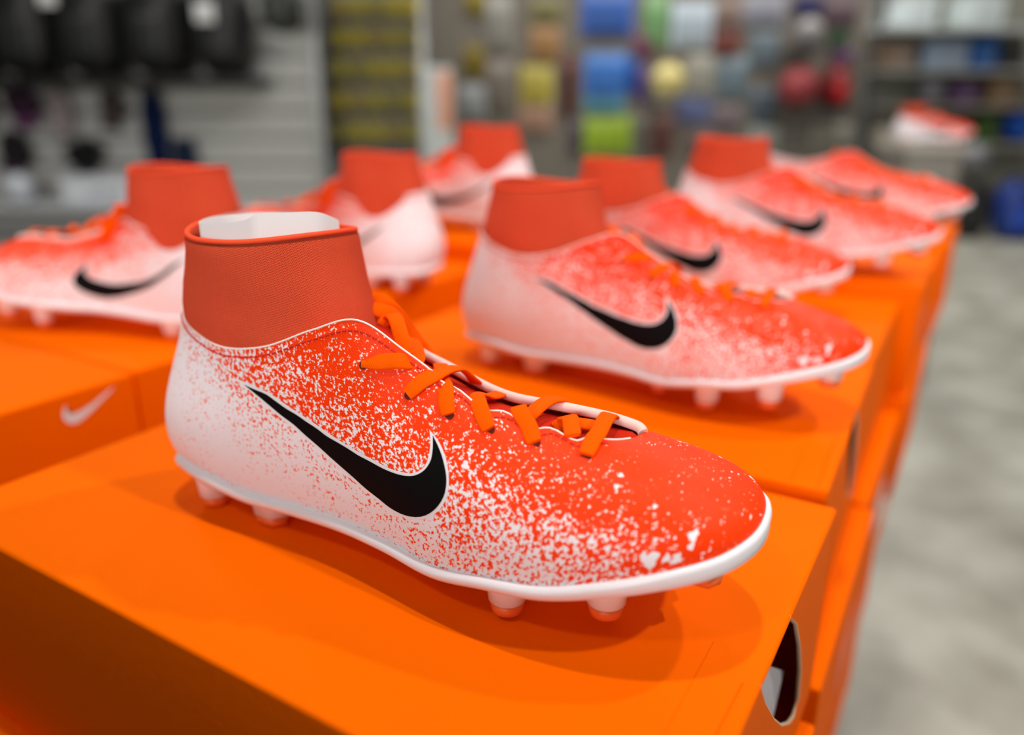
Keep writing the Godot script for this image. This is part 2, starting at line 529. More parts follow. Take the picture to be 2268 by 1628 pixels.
func make_upper_material() -> void:
	prepare_uv()
	var img := Image.create(TW, TH * 2, false, Image.FORMAT_RGB8)
	var white := c8(244, 240, 245)
	var orange := c8(255, 62, 8)
	for half in 2:
		# share of white on a coarse grid, splatted from points of the boot's side
		var gw := 192
		var gh := 64
		var acc := PackedFloat32Array()
		var cnt := PackedFloat32Array()
		acc.resize(gw * gh)
		cnt.resize(gw * gh)
		for ia in 146:
			var a := ia * 0.1 if half == 0 else 29.0 - ia * 0.1
			for it in 41:
				var t := it / 40.0
				var uv := boot_uv(a, t, half)
				var gx := clampi(int(uv.x * gw), 0, gw - 1)
				var gy := clampi(int((uv.y - 0.5 * half) * 2.0 * gh), 0, gh - 1)
				acc[gy * gw + gx] += paint_share(a, t)
				cnt[gy * gw + gx] += 1.0
		var gi := Image.create(gw, gh, false, Image.FORMAT_RF)
		for y in gh:
			for x in gw:
				var v := 0.0
				var r := 0
				while r < 14:
					var s := 0.0
					var c := 0.0
					for yy in range(maxi(0, y - r), mini(gh, y + r + 1)):
						for xx in range(maxi(0, x - r), mini(gw, x + r + 1)):
							s += acc[yy * gw + xx]
							c += cnt[yy * gw + xx]
					if c > 0.0:
						v = s / c
						break
					r += 1
				gi.set_pixel(x, y, Color(v, v, v))
		gi.resize(TW, TH, Image.INTERPOLATE_CUBIC)
		var share := gi.get_data().to_float32_array()
		var n1 := FastNoiseLite.new()
		n1.seed = 11 + half
		n1.noise_type = FastNoiseLite.TYPE_SIMPLEX
		n1.frequency = 0.06
		n1.fractal_octaves = 3
		n1.fractal_gain = 0.7
		var n2 := FastNoiseLite.new()
		n2.seed = 31 + half
		n2.frequency = 0.022
		n2.fractal_octaves = 3
		var d1 := n1.get_image(TW, TH, false, false, false).get_data()
		var d2 := n2.get_image(TW, TH, false, false, false).get_data()
		var hist := PackedInt32Array()
		hist.resize(2560)
		for i in range(0, TW * TH, 7):
			hist[d1[i] * 7 + d2[i] * 3] += 1
		var rank := PackedFloat32Array()
		rank.resize(2560)
		var total := 0.0
		for i in 2560:
			total += hist[i]
			rank[i] = total
		for i in 2560:
			rank[i] /= total
		var px := PackedByteArray()
		px.resize(TW * TH * 3)
		var wr := white.r * 255.0
		var wg := white.g * 255.0
		var wb := white.b * 255.0
		var dr := orange.r * 255.0 - wr
		var dg := orange.g * 255.0 - wg
		var db := orange.b * 255.0 - wb
		for i in TW * TH:
			var sh := share[i]
			var m := clampf((rank[d1[i] * 7 + d2[i] * 3] - sh) / (0.025 + 0.3 * minf(sh, 1.0 - sh)) + 0.5, 0.0, 1.0)
			var j := i * 3
			px[j] = int(wr + dr * m)
			px[j + 1] = int(wg + dg * m)
			px[j + 2] = int(wb + db * m)
		img.blit_rect(Image.create_from_data(TW, TH, false, Image.FORMAT_RGB8, px), Rect2i(0, 0, TW, TH), Vector2i(0, half * TH))
		# drops
		var r2 := RandomNumberGenerator.new()
		r2.seed = 5 + half
		var drops := DROPS.duplicate()
		var made := 0
		while made < 420:
			var a := r2.randf_range(3.0, 14.4)
			var t := r2.randf_range(0.02, 0.97)
			var sh := paint_share(a, t)
			made += 1
			if sh > 0.6 or r2.randf() > 0.25 + sh * 3.0:
				continue
			drops.append([a, t, r2.randf_range(0.12, 0.34) * (1.0 + 1.6 * pow(r2.randf(), 6.0)) * (1.0 if a < 10.5 else 0.8)])
		for d in drops:
			var a: float = d[0] if half == 0 else 29.0 - d[0]
			var uv := boot_uv(a, d[1], half)
			stamp(img, uv.x * TW, uv.y * TH * 2, d[2] * 0.001 / TEX_LONG * TW, white, r2)
	mats.upper = mat(Color.WHITE, 0.45, 0.24)
	mats.upper.albedo_texture = ImageTexture.create_from_image(img)
	mats.upper.texture_repeat = false
	# fine embossed grid of dots
	var tile := Image.create(16, 14, false, Image.FORMAT_L8)
	for y in 14:
		for x in 16:
			var best := 99.0
			for c in [[0, 0], [8, 0], [16, 0], [4, 7], [12, 7], [0, 14], [8, 14], [16, 14], [-4, 7], [20, 7]]:
				best = minf(best, Vector2(x - c[0], y - c[1]).length())
			var h := clampf(1.0 - best / 4.2, 0.0, 1.0)
			h = 1.0 - pow(1.0 - h, 2.0)
			tile.set_pixel(x, y, Color(h, h, h))
	var row := Image.create(TW, 14, false, Image.FORMAT_L8)
	for x in range(0, TW, 16):
		row.blit_rect(tile, Rect2i(0, 0, 16, 14), Vector2i(x, 0))
	var relief := Image.create(TW, TH * 2, false, Image.FORMAT_L8)
	for y in range(0, TH * 2, 14):
		relief.blit_rect(row, Rect2i(0, 0, TW, 14), Vector2i(0, y))
	mats.upper.heightmap_enabled = true
	mats.upper.heightmap_texture = ImageTexture.create_from_image(relief)
	mats.upper.heightmap_scale = 0.006

func stamp(img: Image, cx: float, cy: float, r: float, col: Color, r2: RandomNumberGenerator) -> void:
	var p1 := r2.randf() * TAU
	var p2 := r2.randf() * TAU
	var e := int(r * 1.5) + 2
	for y in range(int(cy) - e, int(cy) + e + 1):
		for x in range(int(cx) - e, int(cx) + e + 1):
			if x < 0 or y < 0 or x >= img.get_width() or y >= img.get_height():
				continue
			var d := Vector2(x - cx, y - cy)
			var q := d.angle()
			var rr := r * (1.0 + 0.18 * sin(3.0 * q + p1) + 0.12 * sin(5.0 * q + p2))
			var m := clampf(rr - d.length() + 0.5, 0.0, 1.0)
			if m > 0.0:
				img.set_pixel(x, y, img.get_pixel(x, y).lerp(col, m))

# ------------------------------------------------------------------ the boot's surface
var s_base := PackedFloat32Array()
var s_top := PackedFloat32Array()
const SUB := 10

func row_at(a: float) -> PackedFloat32Array:
	a = fposmod(a, NS)
	var i := int(a)
	var f := a - i
	var p0: Array = TAB[(i - 1 + NS) % NS]
	var p1: Array = TAB[i]
	var p2: Array = TAB[(i + 1) % NS]
	var p3: Array = TAB[(i + 2) % NS]
	var out := PackedFloat32Array()
	out.resize(10)
	for k in 10:
		var b0: float = p0[k]
		var b1: float = p1[k]
		var b2: float = p2[k]
		var b3: float = p3[k]
		out[k] = 0.0005 * (2.0 * b1 + (b2 - b0) * f + (2.0 * b0 - 5.0 * b1 + 4.0 * b2 - b3) * f * f + (3.0 * b1 - b0 - 3.0 * b2 + b3) * f * f * f)
	return out

# The four handles of the curve that climbs the boot's side at station a, and the outward direction there.
func rib(a: float) -> Array:
	var r := row_at(a)
	var r0 := row_at(a - 0.002)
	var r1 := row_at(a + 0.002)
	var n := Vector3(-(r1[2] - r0[2]), 0, r1[0] - r0[0]).normalized()
	var b := Vector3(r[0], r[1], r[2])
	var t := Vector3(r[3], r[4], r[5])
	var bt := Vector3(b.x - t.x, 0, b.z - t.z)
	var w := clampf(bt.length() / 0.02 - 0.3, 0.0, 1.0)
	var od := (n * (1.0 - w) + bt.normalized() * w).normalized()
	return [b, b + n * r[6] + Vector3.UP * r[7], t + od * r[8] + Vector3.UP * r[9], t, n]

func on_rib(h: Array, t: float) -> Vector3:
	return h[0].bezier_interpolate(h[1], h[2], h[3], t)

func boot(a: float, t: float) -> Vector3:
	return on_rib(rib(a), t)

func boot_normal(a: float, t: float) -> Vector3:
	var e := 0.01
	var n := (boot(a + e, t) - boot(a - e, t)).cross(boot(a, minf(t + e, 1.0)) - boot(a, maxf(t - e, 0.0))).normalized()
	var p := boot(a, t)
	var out := Vector3(0.15 * (p.x - 0.11), 0.25 * (p.y - 0.02), p.z + 0.004)
	return n if n.dot(out) > 0 else -n

# The scalloped eyestay: the side panel ends lower between the lace holes.
func top_of(a: float) -> float:
	if a > 8.45 and a < 11.7:
		var fade := smoothstep(8.45, 8.8, a) * (1.0 - smoothstep(11.4, 11.7, a))
		return 1.0 - fade * 0.06 * (0.5 - 0.5 * cos(TAU * (a - 8.95) / 0.85))
	return 1.0

var base_len := PackedFloat32Array()
var top_len := PackedFloat32Array()
func prepare_uv() -> void:
	# lengths along the feather line and the top line, by half stations of a tenth, from the heel on each side
	for side in 2:
		var sb := 0.0
		var stp := 0.0
		var pb: Vector3
		var pt: Vector3
		for i in 146:
			var a := i * 0.1 if side == 0 else 29.0 - i * 0.1
			var h := rib(a)
			if i > 0:
				sb += pb.distance_to(h[0])
				stp += pt.distance_to(h[3])
			pb = h[0]
			pt = h[3]
			base_len.append(sb)
			top_len.append(stp)

func boot_uv(a: float, t: float, side: int) -> Vector2:
	var k := clampf((a if side == 0 else 29.0 - a) * 10.0, 0.0, 145.0)
	var i := mini(int(k), 144)
	var f := k - i
	var o := side * 146
	var sb := lerpf(base_len[o + i], base_len[o + i + 1], f)
	var stp := lerpf(top_len[o + i], top_len[o + i + 1], f)
	var off := base_len[o + 60] - top_len[o + 60]
	var u := lerpf(sb, stp + off, t) + 0.012
	var h := rib(a)
	var v := 0.0
	var p: Vector3 = h[0]
	var n := 8
	for q in n:
		var nx := on_rib(h, t * (q + 1) / n)
		v += p.distance_to(nx)
		p = nx
	return Vector2(u / TEX_LONG, clampf(v / TEX_HIGH, 0.0, 0.99) * 0.5 + side * 0.5)

func sock_ring(y: float, xc: float, ra: float, rb: float, n := 72, e := 2.3) -> PackedVector3Array:
	var out := PackedVector3Array()
	for k in n + 1:
		var q := TAU * k / n
		var c := cos(q)
		var s := sin(q)
		var wob := 0.0005 * sin(3.0 * q + y * 90.0) * sin(y * 120.0)
		out.append(Vector3(xc - (ra + wob) * signf(c) * pow(absf(c), 2.0 / e), y, (rb + wob) * signf(s) * pow(absf(s), 2.0 / e)))
	return out

func ribbon(path: Array, width: float, thick: float, taper := true, outward := false) -> SurfaceTool:
	var s := new_st()
	var pts := []
	for p in path:
		pts.append(Vector3(p[0], p[1], p[2]) * 0.001)
	var line := smooth_line(pts, 7)
	var rows := []
	var uvs := []
	var run := 0.0
	for i in line.size():
		var d := (line[mini(i + 1, line.size() - 1)] - line[maxi(i - 1, 0)]).normalized()
		if i > 0:
			run += line[i].distance_to(line[i - 1])
		var th := clampf((line[i].z + 0.004) / 0.032, -1.0, 1.0) * deg_to_rad(62)
		var n := Vector3(0.12, cos(th), sin(th))
		if outward:
			n = Vector3(0.35, 0.45, 0.8)
		n = (n - d * n.dot(d)).normalized()
		var w := d.cross(n)
		var f := float(i) / (line.size() - 1)
		var hw := width * 0.5 * (lerpf(0.45 if taper else 0.85, 1.0, smoothstep(0.0, 0.28 if taper else 0.12, f)))
		var ht := thick * 0.5
		var row := PackedVector3Array()
		var uv := PackedVector2Array()
		for k in 13:
			var q := TAU * k / 12.0
			var c := cos(q)
			var sn := sin(q)
			row.append(line[i] + w * hw * signf(c) * pow(absf(c), 0.45) + n * ht * signf(sn) * pow(absf(sn), 0.7))
			uv.append(Vector2(0.5 + 0.5 * c, run / 0.0028))
		rows.append(row)
		uvs.append(uv)
	sheet(s, rows, uvs, true)
	for e in [0, rows.size() - 1]:
		for k in 12:
			tri(s, line[e], rows[e][k], rows[e][k + 1])
	return s

func along(e: Array, i: int, q: float) -> Vector2:
	var p := []
	for k in [i - 1, i, i + 1, i + 2]:
		var r: Array = e[clampi(k, 0, e.size() - 1)]
		p.append(Vector2(r[0], r[1]))
	return p[1].cubic_interpolate(p[2], p[0], p[3], q)

# A patch of the boot's side between two edges given as (station, share), lifted off it a little.
func patch(top: Array, low: Array, lift: float, side: int) -> SurfaceTool:
	var s := new_st()
	var rows := []
	var n := top.size()
	for j in 9:
		var row := PackedVector3Array()
		for i in n * 3 - 2:
			var f := i / 3.0
			var i0 := mini(int(f), n - 2)
			var q := f - i0
			var tp := along(top, i0, q)
			var lp := along(low, i0, q)
			var at_ := lp.lerp(tp, j / 8.0)
			var a := at_.x if side == 0 else 30.6 - at_.x
			var q2 := at_.y if side == 0 else at_.y - 0.1
			row.append(boot(a, q2) + boot_normal(a, q2) * lift)
		rows.append(row)
	sheet(s, rows, [], side == 0)
	return s

func make_boot(label: String) -> Node3D:
	var t := thing("football_boot", label, "football boot", Vector3.ZERO, 0.0, "orange and white football boots on shoeboxes")
	# upper: both sides from the feather line to the top line
	var s := new_st()
	var nt := 40
	for side in 2:
		var rows := []
		var uvs := []
		for it in nt + 1:
			rows.append(PackedVector3Array())
			uvs.append(PackedVector2Array())
		for i in 146:
			var a := i * 0.1 if side == 0 else 29.0 - i * 0.1
			if i == 145:
				a = 14.5
			var h := rib(a)
			var top := top_of(a)
			for it in nt + 1:
				var q := top * it / nt
				rows[it].append(on_rib(h, q))
				uvs[it].append(boot_uv(a, q, side))
		sheet(s, rows, uvs, side == 0)
	obj("upper", s, mats.upper, t)
	# sole plate
	s = new_st()
	var srows := []
	for k in 9:
		srows.append(PackedVector3Array())
	for i in 29 * 6 + 1:
		var a := i / 6.0
		var h := rib(a)
		var b: Vector3 = h[0]
		var n: Vector3 = h[4]
		var th := sole_thick(a)
		var mid := Vector3(clampf(b.x, 0.03, 0.215), 0.0, -0.001 if b.x < 0.1 else -0.002)
		var low := b + n * 0.0004 - Vector3.UP * th
		var lp := lerpf(1.0, 0.62, smoothstep(9.5, 13.0, a) * (1.0 - smoothstep(17.0, 20.5, a)))
		var far := low.lerp(Vector3(mid.x, low.y - 0.001, mid.z), 0.35)
		var core := low.lerp(Vector3(mid.x, low.y - 0.0005, mid.z), 1.0)
		var list := [b - n * 0.002 + Vector3.UP * 0.0005, b + n * 0.0008 + Vector3.UP * 0.0012, b + n * 0.0024 * lp + Vector3.UP * 0.0008, b + n * 0.0031 * lp - Vector3.UP * 0.0006, b + n * 0.0028 * lp - Vector3.UP * (th * 0.45), b + n * 0.0018 - Vector3.UP * (th * 0.82), low, far, core]
		for k in 9:
			srows[k].append(list[k])
	sheet(s, srows, [], false)
	obj("sole_plate", s, mats.sole, t)
	# studs: x, z, height of the tip's end, height of the root, radius, sides
	for q in [[23, 20, 0, 17, 6.2, 24, 1.0], [57, 20, 0, 15, 6.4, 6, 1.35], [172, 27, 2, 19, 6.4, 24, 1.0], [204, 18.5, 6.5, 24, 6.4, 24, 1.0], [231.5, 4, 19, 37, 6.2, 6, 1.0], [142, 22.5, 4, 15, 4.6, 20, 1.0],
			[24, -19, 0, 17, 6.2, 24, 1.0], [58, -18, 0, 15, 6.4, 6, 1.35], [168, -27, 2, 20, 6.4, 24, 1.0], [200, -28, 7, 26, 6.4, 24, 1.0], [225, -21, 19, 34, 6.2, 6, 1.0]]:
		var c := Vector3(q[0], 0, q[1]) * 0.001
		var y0: float = q[2] * 0.001
		var y1: float = q[3] * 0.001
		var r: float = q[4] * 0.001
		var tip := minf(0.0048, (y1 - y0) * 0.45)
		s = new_st()
		add_lathe(s, c, [[r * 0.95, y0 + tip], [r * 1.02, y0 + tip + 0.0005], [r * 1.1, lerpf(y0 + tip, y1, 0.5)], [r * 1.22, lerpf(y0 + tip, y1, 0.85)], [r * 1.4, y1]], q[5], Vector2(q[6], 1.0))
		var sd := obj("stud", s, mats.sole, t)
		s = new_st()
		add_lathe(s, c, [[0.0001, y0], [r * 0.68, y0], [r * 0.84, y0 + 0.0007], [r * 0.96, y0 + tip], [0.0001, y0 + tip + 0.0002]], q[5], Vector2(q[6], 1.0))
		obj("stud_tip", s, mats.stud_tip, sd)
	# sock collar
	s = new_st()
	var rows := []
	var uvs := []
	for e in [[0.056, 0.0535, 0.0470, 0.0285], [0.068, 0.0530, 0.0455, 0.0288], [0.078, 0.0525, 0.0435, 0.0290], [0.084, 0.0518, 0.0422, 0.0290], [0.09, 0.0515, 0.0410, 0.0288], [0.098, 0.0515, 0.0388, 0.0286], [0.105, 0.0515, 0.0368, 0.0283], [0.112, 0.0515, 0.0352, 0.0278], [0.1165, 0.0515, 0.0344, 0.0276],
			[0.1181, 0.0515, 0.0338, 0.0271], [0.1186, 0.0515, 0.0331, 0.0264], [0.1181, 0.0515, 0.0324, 0.0257], [0.1165, 0.0515, 0.0321, 0.0254], [0.105, 0.0515, 0.0345, 0.0260], [0.09, 0.0515, 0.0388, 0.0266], [0.07, 0.052, 0.0430, 0.0266], [0.05, 0.053, 0.0440, 0.0260]]:
		var ring := sock_ring(e[0], e[1], e[2], e[3])
		for k in ring.size():
			ring[k].y += 0.0016 * clampf((e[0] - 0.09) / 0.03, 0.0, 1.0) * cos(TAU * k / 72.0 * 2.0 + 0.5)
		rows.append(ring)
		var uv := PackedVector2Array()
		for k in ring.size():
			uv.append(Vector2(k / 72.0 * 75.0, 70.0 + rows.size() * 0.8 if rows.size() > 9 else e[0] / 0.0017))
		uvs.append(uv)
	sheet(s, rows, uvs, false)
	obj("sock_collar", s, mats.knit, t)
	var lip := sock_ring(0.1183, 0.0515, 0.0334, 0.0266)
	for k in lip.size():
		lip[k].y += 0.0016 * clampf((lip[k].y - 0.09) / 0.03, 0.0, 1.0) * cos(TAU * k / 72.0 * 2.0 + 0.5)
	s = new_st()
	add_tube(s, lip.slice(0, 72), 0.0010, 8, true)
	obj("collar_rim", s, mats.knit_plain, t)
	# insole, seen down the collar
	s = new_st()
	var irow := []
	for k in 5:
		irow.append(PackedVector3Array())
	for i in 59:
		var h := rib(i * 0.5)
		for k in 5:
			var b: Vector3 = h[0] - h[4] * 0.002 + Vector3.UP * 0.002
			irow[k].append(b.lerp(Vector3(clampf(b.x, 0.03, 0.2), b.y - 0.001, 0), k / 4.0))
	sheet(s, irow, [], false)
	obj("insole", s, mats.tongue, t)
	# knitted tongue under the laces
	s = new_st()
	rows = []
	for j in 31:
		var f := j / 30.0
		var l: Vector3 = rib(lerpf(5.6, 13.5, f))[3]
		var m: Vector3 = rib(lerpf(23.8, 16.6, f))[3]
		l += Vector3(0.001 * f, lerpf(-0.005, -0.0012, smoothstep(0.75, 1.0, f)), -0.001 * (1.0 - f))
		m += Vector3(0.001 * f, lerpf(-0.0025, -0.0012, smoothstep(0.75, 1.0, f)), 0.001 * (1.0 - f))
		if f < 0.25:
			l.y = minf(l.y, 0.082)
			m.y = minf(m.y, 0.082)
		var row := PackedVector3Array()
		for k in 13:
			var w := k / 12.0
			row.append(l.lerp(m, w) + Vector3(0, 0.0015 * sin(PI * w) - 0.004 * smoothstep(0.9, 1.0, f), 0))
		rows.append(row)
	sheet(s, rows, [], false)
	obj("tongue", s, mats.tongue, t)
	# white cut edge along the top line
	var edge := PackedVector3Array()
	for i in 29 * 8:
		var a := i / 8.0
		if a >= 13.0 and a <= 22.0:
			continue
		edge.append(boot(a, top_of(a)))
	var ord := PackedVector3Array()
	var cut := 13 * 8
	for i in range(cut, edge.size()):
		ord.append(edge[i])
	for i in cut:
		ord.append(edge[i])
	s = new_st()
	add_tube(s, ord, 0.00034, 6)
	obj("edge_binding", s, mats.binding, t)
	# rolled far edge of the throat
	var pipe := []
	for i in 24:
		var a := lerpf(22.3, 15.9, i / 23.0)
		pipe.append(boot(a, 1.0) + Vector3(0, 0.0009 - 0.0016 * smoothstep(0.8, 1.0, i / 23.0), 0.0))
	s = new_st()
	add_tube(s, smooth_line(pipe, 3), 0.0018, 10)
	obj("throat_piping", s, mats.pipe, t)
	# stitches just below the top line
	s = new_st()
	for side in 2:
		var a := 0.3
		while a < (11.9 if side == 0 else 7.2):
			for q in [0.0, 1.0]:
				var dr := 0.052
				var a0 := a if side == 0 else 29.0 - a
				var a1 := a + 0.085 if side == 0 else 29.0 - a - 0.085
				var p := boot(a0, top_of(a0) - dr) + boot_normal(a0, 0.93) * 0.0001
				var r := boot(a1, top_of(a1) - dr) + boot_normal(a1, 0.93) * 0.0001
				if q == 0.0:
					add_tube(s, PackedVector3Array([p, r]), 0.00042, 6)
			a += 0.125
	obj("stitching", s, mats.thread, t).set_meta("kind", "stuff")
	# curved check marks, each on its white margin
	for side in 2:
		var rim := obj("check_mark_margin", patch(RIM_TOP, RIM_LOW, 0.00016, side), mats.rim_white, t)
		rim.set_meta("label", "white margin round the black curved check mark")
		obj("check_mark", patch(CHECK_TOP, CHECK_LOW, 0.0003, side), mats.black, rim).set_meta("label", "black curved check mark")
	# laces
	for i in LACES.size():
		var eye := i in [0, 1, 2, 4, 5, 9]
		var lc := obj("lace", ribbon(LACES[i], 0.0056 if i != 11 else 0.0075, 0.0014, i == 0, i >= 11), mats.lace, t)
		if eye:
			var p0 := Vector3(LACES[i][0][0], LACES[i][0][1], LACES[i][0][2]) * 0.001
			var th := clampf((p0.z + 0.004) / 0.032, -1.0, 1.0) * deg_to_rad(62)
			var n := Vector3(0.12, cos(th), sin(th)).normalized()
			s = new_st()
			var bs := Basis(Quaternion(Vector3.UP, n))
			var disc := PackedVector3Array()
			for k in 17:
				disc.append(p0 - n * 0.00095 + bs * Vector3(cos(TAU * k / 16.0), 0, sin(TAU * k / 16.0)) * 0.0017)
			for k in 16:
				tri(s, p0 - n * 0.0009, disc[k], disc[k + 1])
			obj("eyelet", s, mats.hole, t)
	return t

func sole_thick(a: float) -> float:
	var ks := [[0, 4.6], [4, 4.2], [7, 3.4], [9, 3.6], [12, 5.2], [15, 6.2], [18, 5.2], [21, 4.0], [25, 4.2], [29, 4.6]]
	for i in ks.size() - 1:
		if a <= ks[i + 1][0]:
			return lerpf(ks[i][1], ks[i + 1][1], (a - ks[i][0]) / (ks[i + 1][0] - ks[i][0])) * 0.001
	return 0.0046

# ------------------------------------------------------------------ boots on the boxes
func make_boots() -> void:
	# x, z of the heel, turn, height of the box top below the eye, label
	var spots := [
		[-0.2903, -0.2098, 29.0, 0.1635, "nearest and sharpest football boot, white paper rolled up in its orange knitted collar"],
		[-0.291, -0.434, 31.5, 0.1635, "second boot of the right row, toe to the right, whole black check mark in view"],
		[-0.3355, -0.6490, 29.0, 0.1635, "third boot back in the right row, mostly hidden behind the second one"],
		[-0.282, -0.800, 31.5, 0.1490, "fourth boot back in the right row, grey blurred check mark, toe to the right"],
		[-0.268, -1.06, 29.0, 0.1460, "low-cut last boot of the right row, only its broad orange toe end in view"],
		[-0.437, -0.366, 198.0, 0.159, "boot at the left edge of the picture, toe cut off to the left"],
		[-0.423, -0.560, 203.0, 0.159, "boot in the left row seen from its white heel, toe pointing left"],
		[-0.463, -0.800, 205.0, 0.141, "farthest boot of the left row, its red collar beside the white pillar"],
	]
	var proto := make_boot(spots[0][4])
	for i in spots.size():
		var o: Node3D = proto
		if i > 0:
			o = proto.duplicate()
			o.name = numbered("football_boot")
			add_child(o)
			o.set_meta("label", spots[i][4])
		o.position = Vector3(spots[i][0], EYE.y - spots[i][3], spots[i][1])
		o.rotation.y = deg_to_rad(YAW - spots[i][2])
		if i == 4:
			o.remove_child(o.get_node("sock_collar"))
			o.remove_child(o.get_node("collar_rim"))
	# one more boot on a pedestal of its own, farther off
	var far := proto.duplicate()
	far.name = numbered("football_boot")
	add_child(far)
	far.set_meta("label", "smallest and farthest boot, a faint coral blur on the grey pedestal at the right")
	var spot := at(1978, 318, 2.7)
	far.position = spot
	far.rotation.y = deg_to_rad(YAW - 6.0)
	var ped := thing("display_pedestal", "grey display pedestal under the smallest and farthest boot", "pedestal", Vector3(at(2040, 318, 2.7).x, 0, at(2040, 318, 2.7).z), deg_to_rad(YAW))
	var ps := new_st()
	add_round_box(ps, Vector3(0, spot.y / 2 - 0.012, 0), Vector3(0.18, spot.y - 0.024, 0.2), 0.004)
	obj("pedestal_body", ps, mat(c8(128, 124, 116), 0.6), ped)
	ps = new_st()
	add_round_box(ps, Vector3(0, spot.y - 0.012, 0), Vector3(0.2, 0.024, 0.22), 0.004)
	obj("pedestal_top", ps, mat(c8(176, 172, 162), 0.5), ped)
	# paper rolled into the collar of the first boot
	var top := [[31.2, 121.8, 19], [38.3, 122.1, 22], [49.9, 122.9, 23], [61.1, 124.7, 22], [64.9, 126.7, 20], [66.6, 127.1, 18.5], [67.8, 127.3, 17.5], [75.5, 127.2, 12], [81.0, 126.8, 4], [82.0, 124.3, -3], [80, 122, -9], [70, 121.5, -17], [55, 121.5, -22], [40, 121.4, -21], [27, 121.5, -14], [21.5, 121.6, -2], [24.5, 122.0, 9]]
	var pts := []
	for p in top:
		var v := Vector3(p[0], p[1], p[2]) * 0.001
		pts.append(Vector3(0.0515 + (v.x - 0.0515) * 0.93, v.y, v.z * 0.98))
	var ring := smooth_line(pts, 4, true)
	ring.append(ring[0])
	var s := new_st()
	var rows := []
	for k in 4:
		rows.append(PackedVector3Array())
	for i in ring.size():
		var p := ring[i]
		var inn := Vector3(0.0515 - p.x, 0, -p.z).normalized() * 0.0005
		rows[0].append(Vector3(p.x, 0.098, p.z))
		rows[1].append(p)
		rows[2].append(p + inn)
		rows[3].append(Vector3(p.x, 0.098, p.z) + inn)
	sheet(s, rows, [], true)
	var pap := obj("paper_roll", s, mats.paper)
	tag(pap, "white paper sheet rolled up and standing in the collar of the nearest boot", "paper")
	pap.transform = proto.transform

# ------------------------------------------------------------------ shoe boxes
const BL := 0.33
const BW := 0.2045
const BH := 0.102
const PLATFORM := 0.1745

func check_poly() -> PackedVector2Array:
	# outline of the curved check in side view, 1 long, origin at its hook
	var up := []
	for p in CHECK_TOP:
		up.append(boot(p[0], p[1]))
	var lo := []
	for p in CHECK_LOW:
		lo.append(boot(p[0], p[1]))
	var out := PackedVector2Array()
	for p in up:
		out.append(Vector2(0.158 - p.x, p.y - 0.036))
	for i in range(lo.size() - 2, 0, -1):
		out.append(Vector2(0.158 - lo[i].x, lo[i].y - 0.036))
	return out

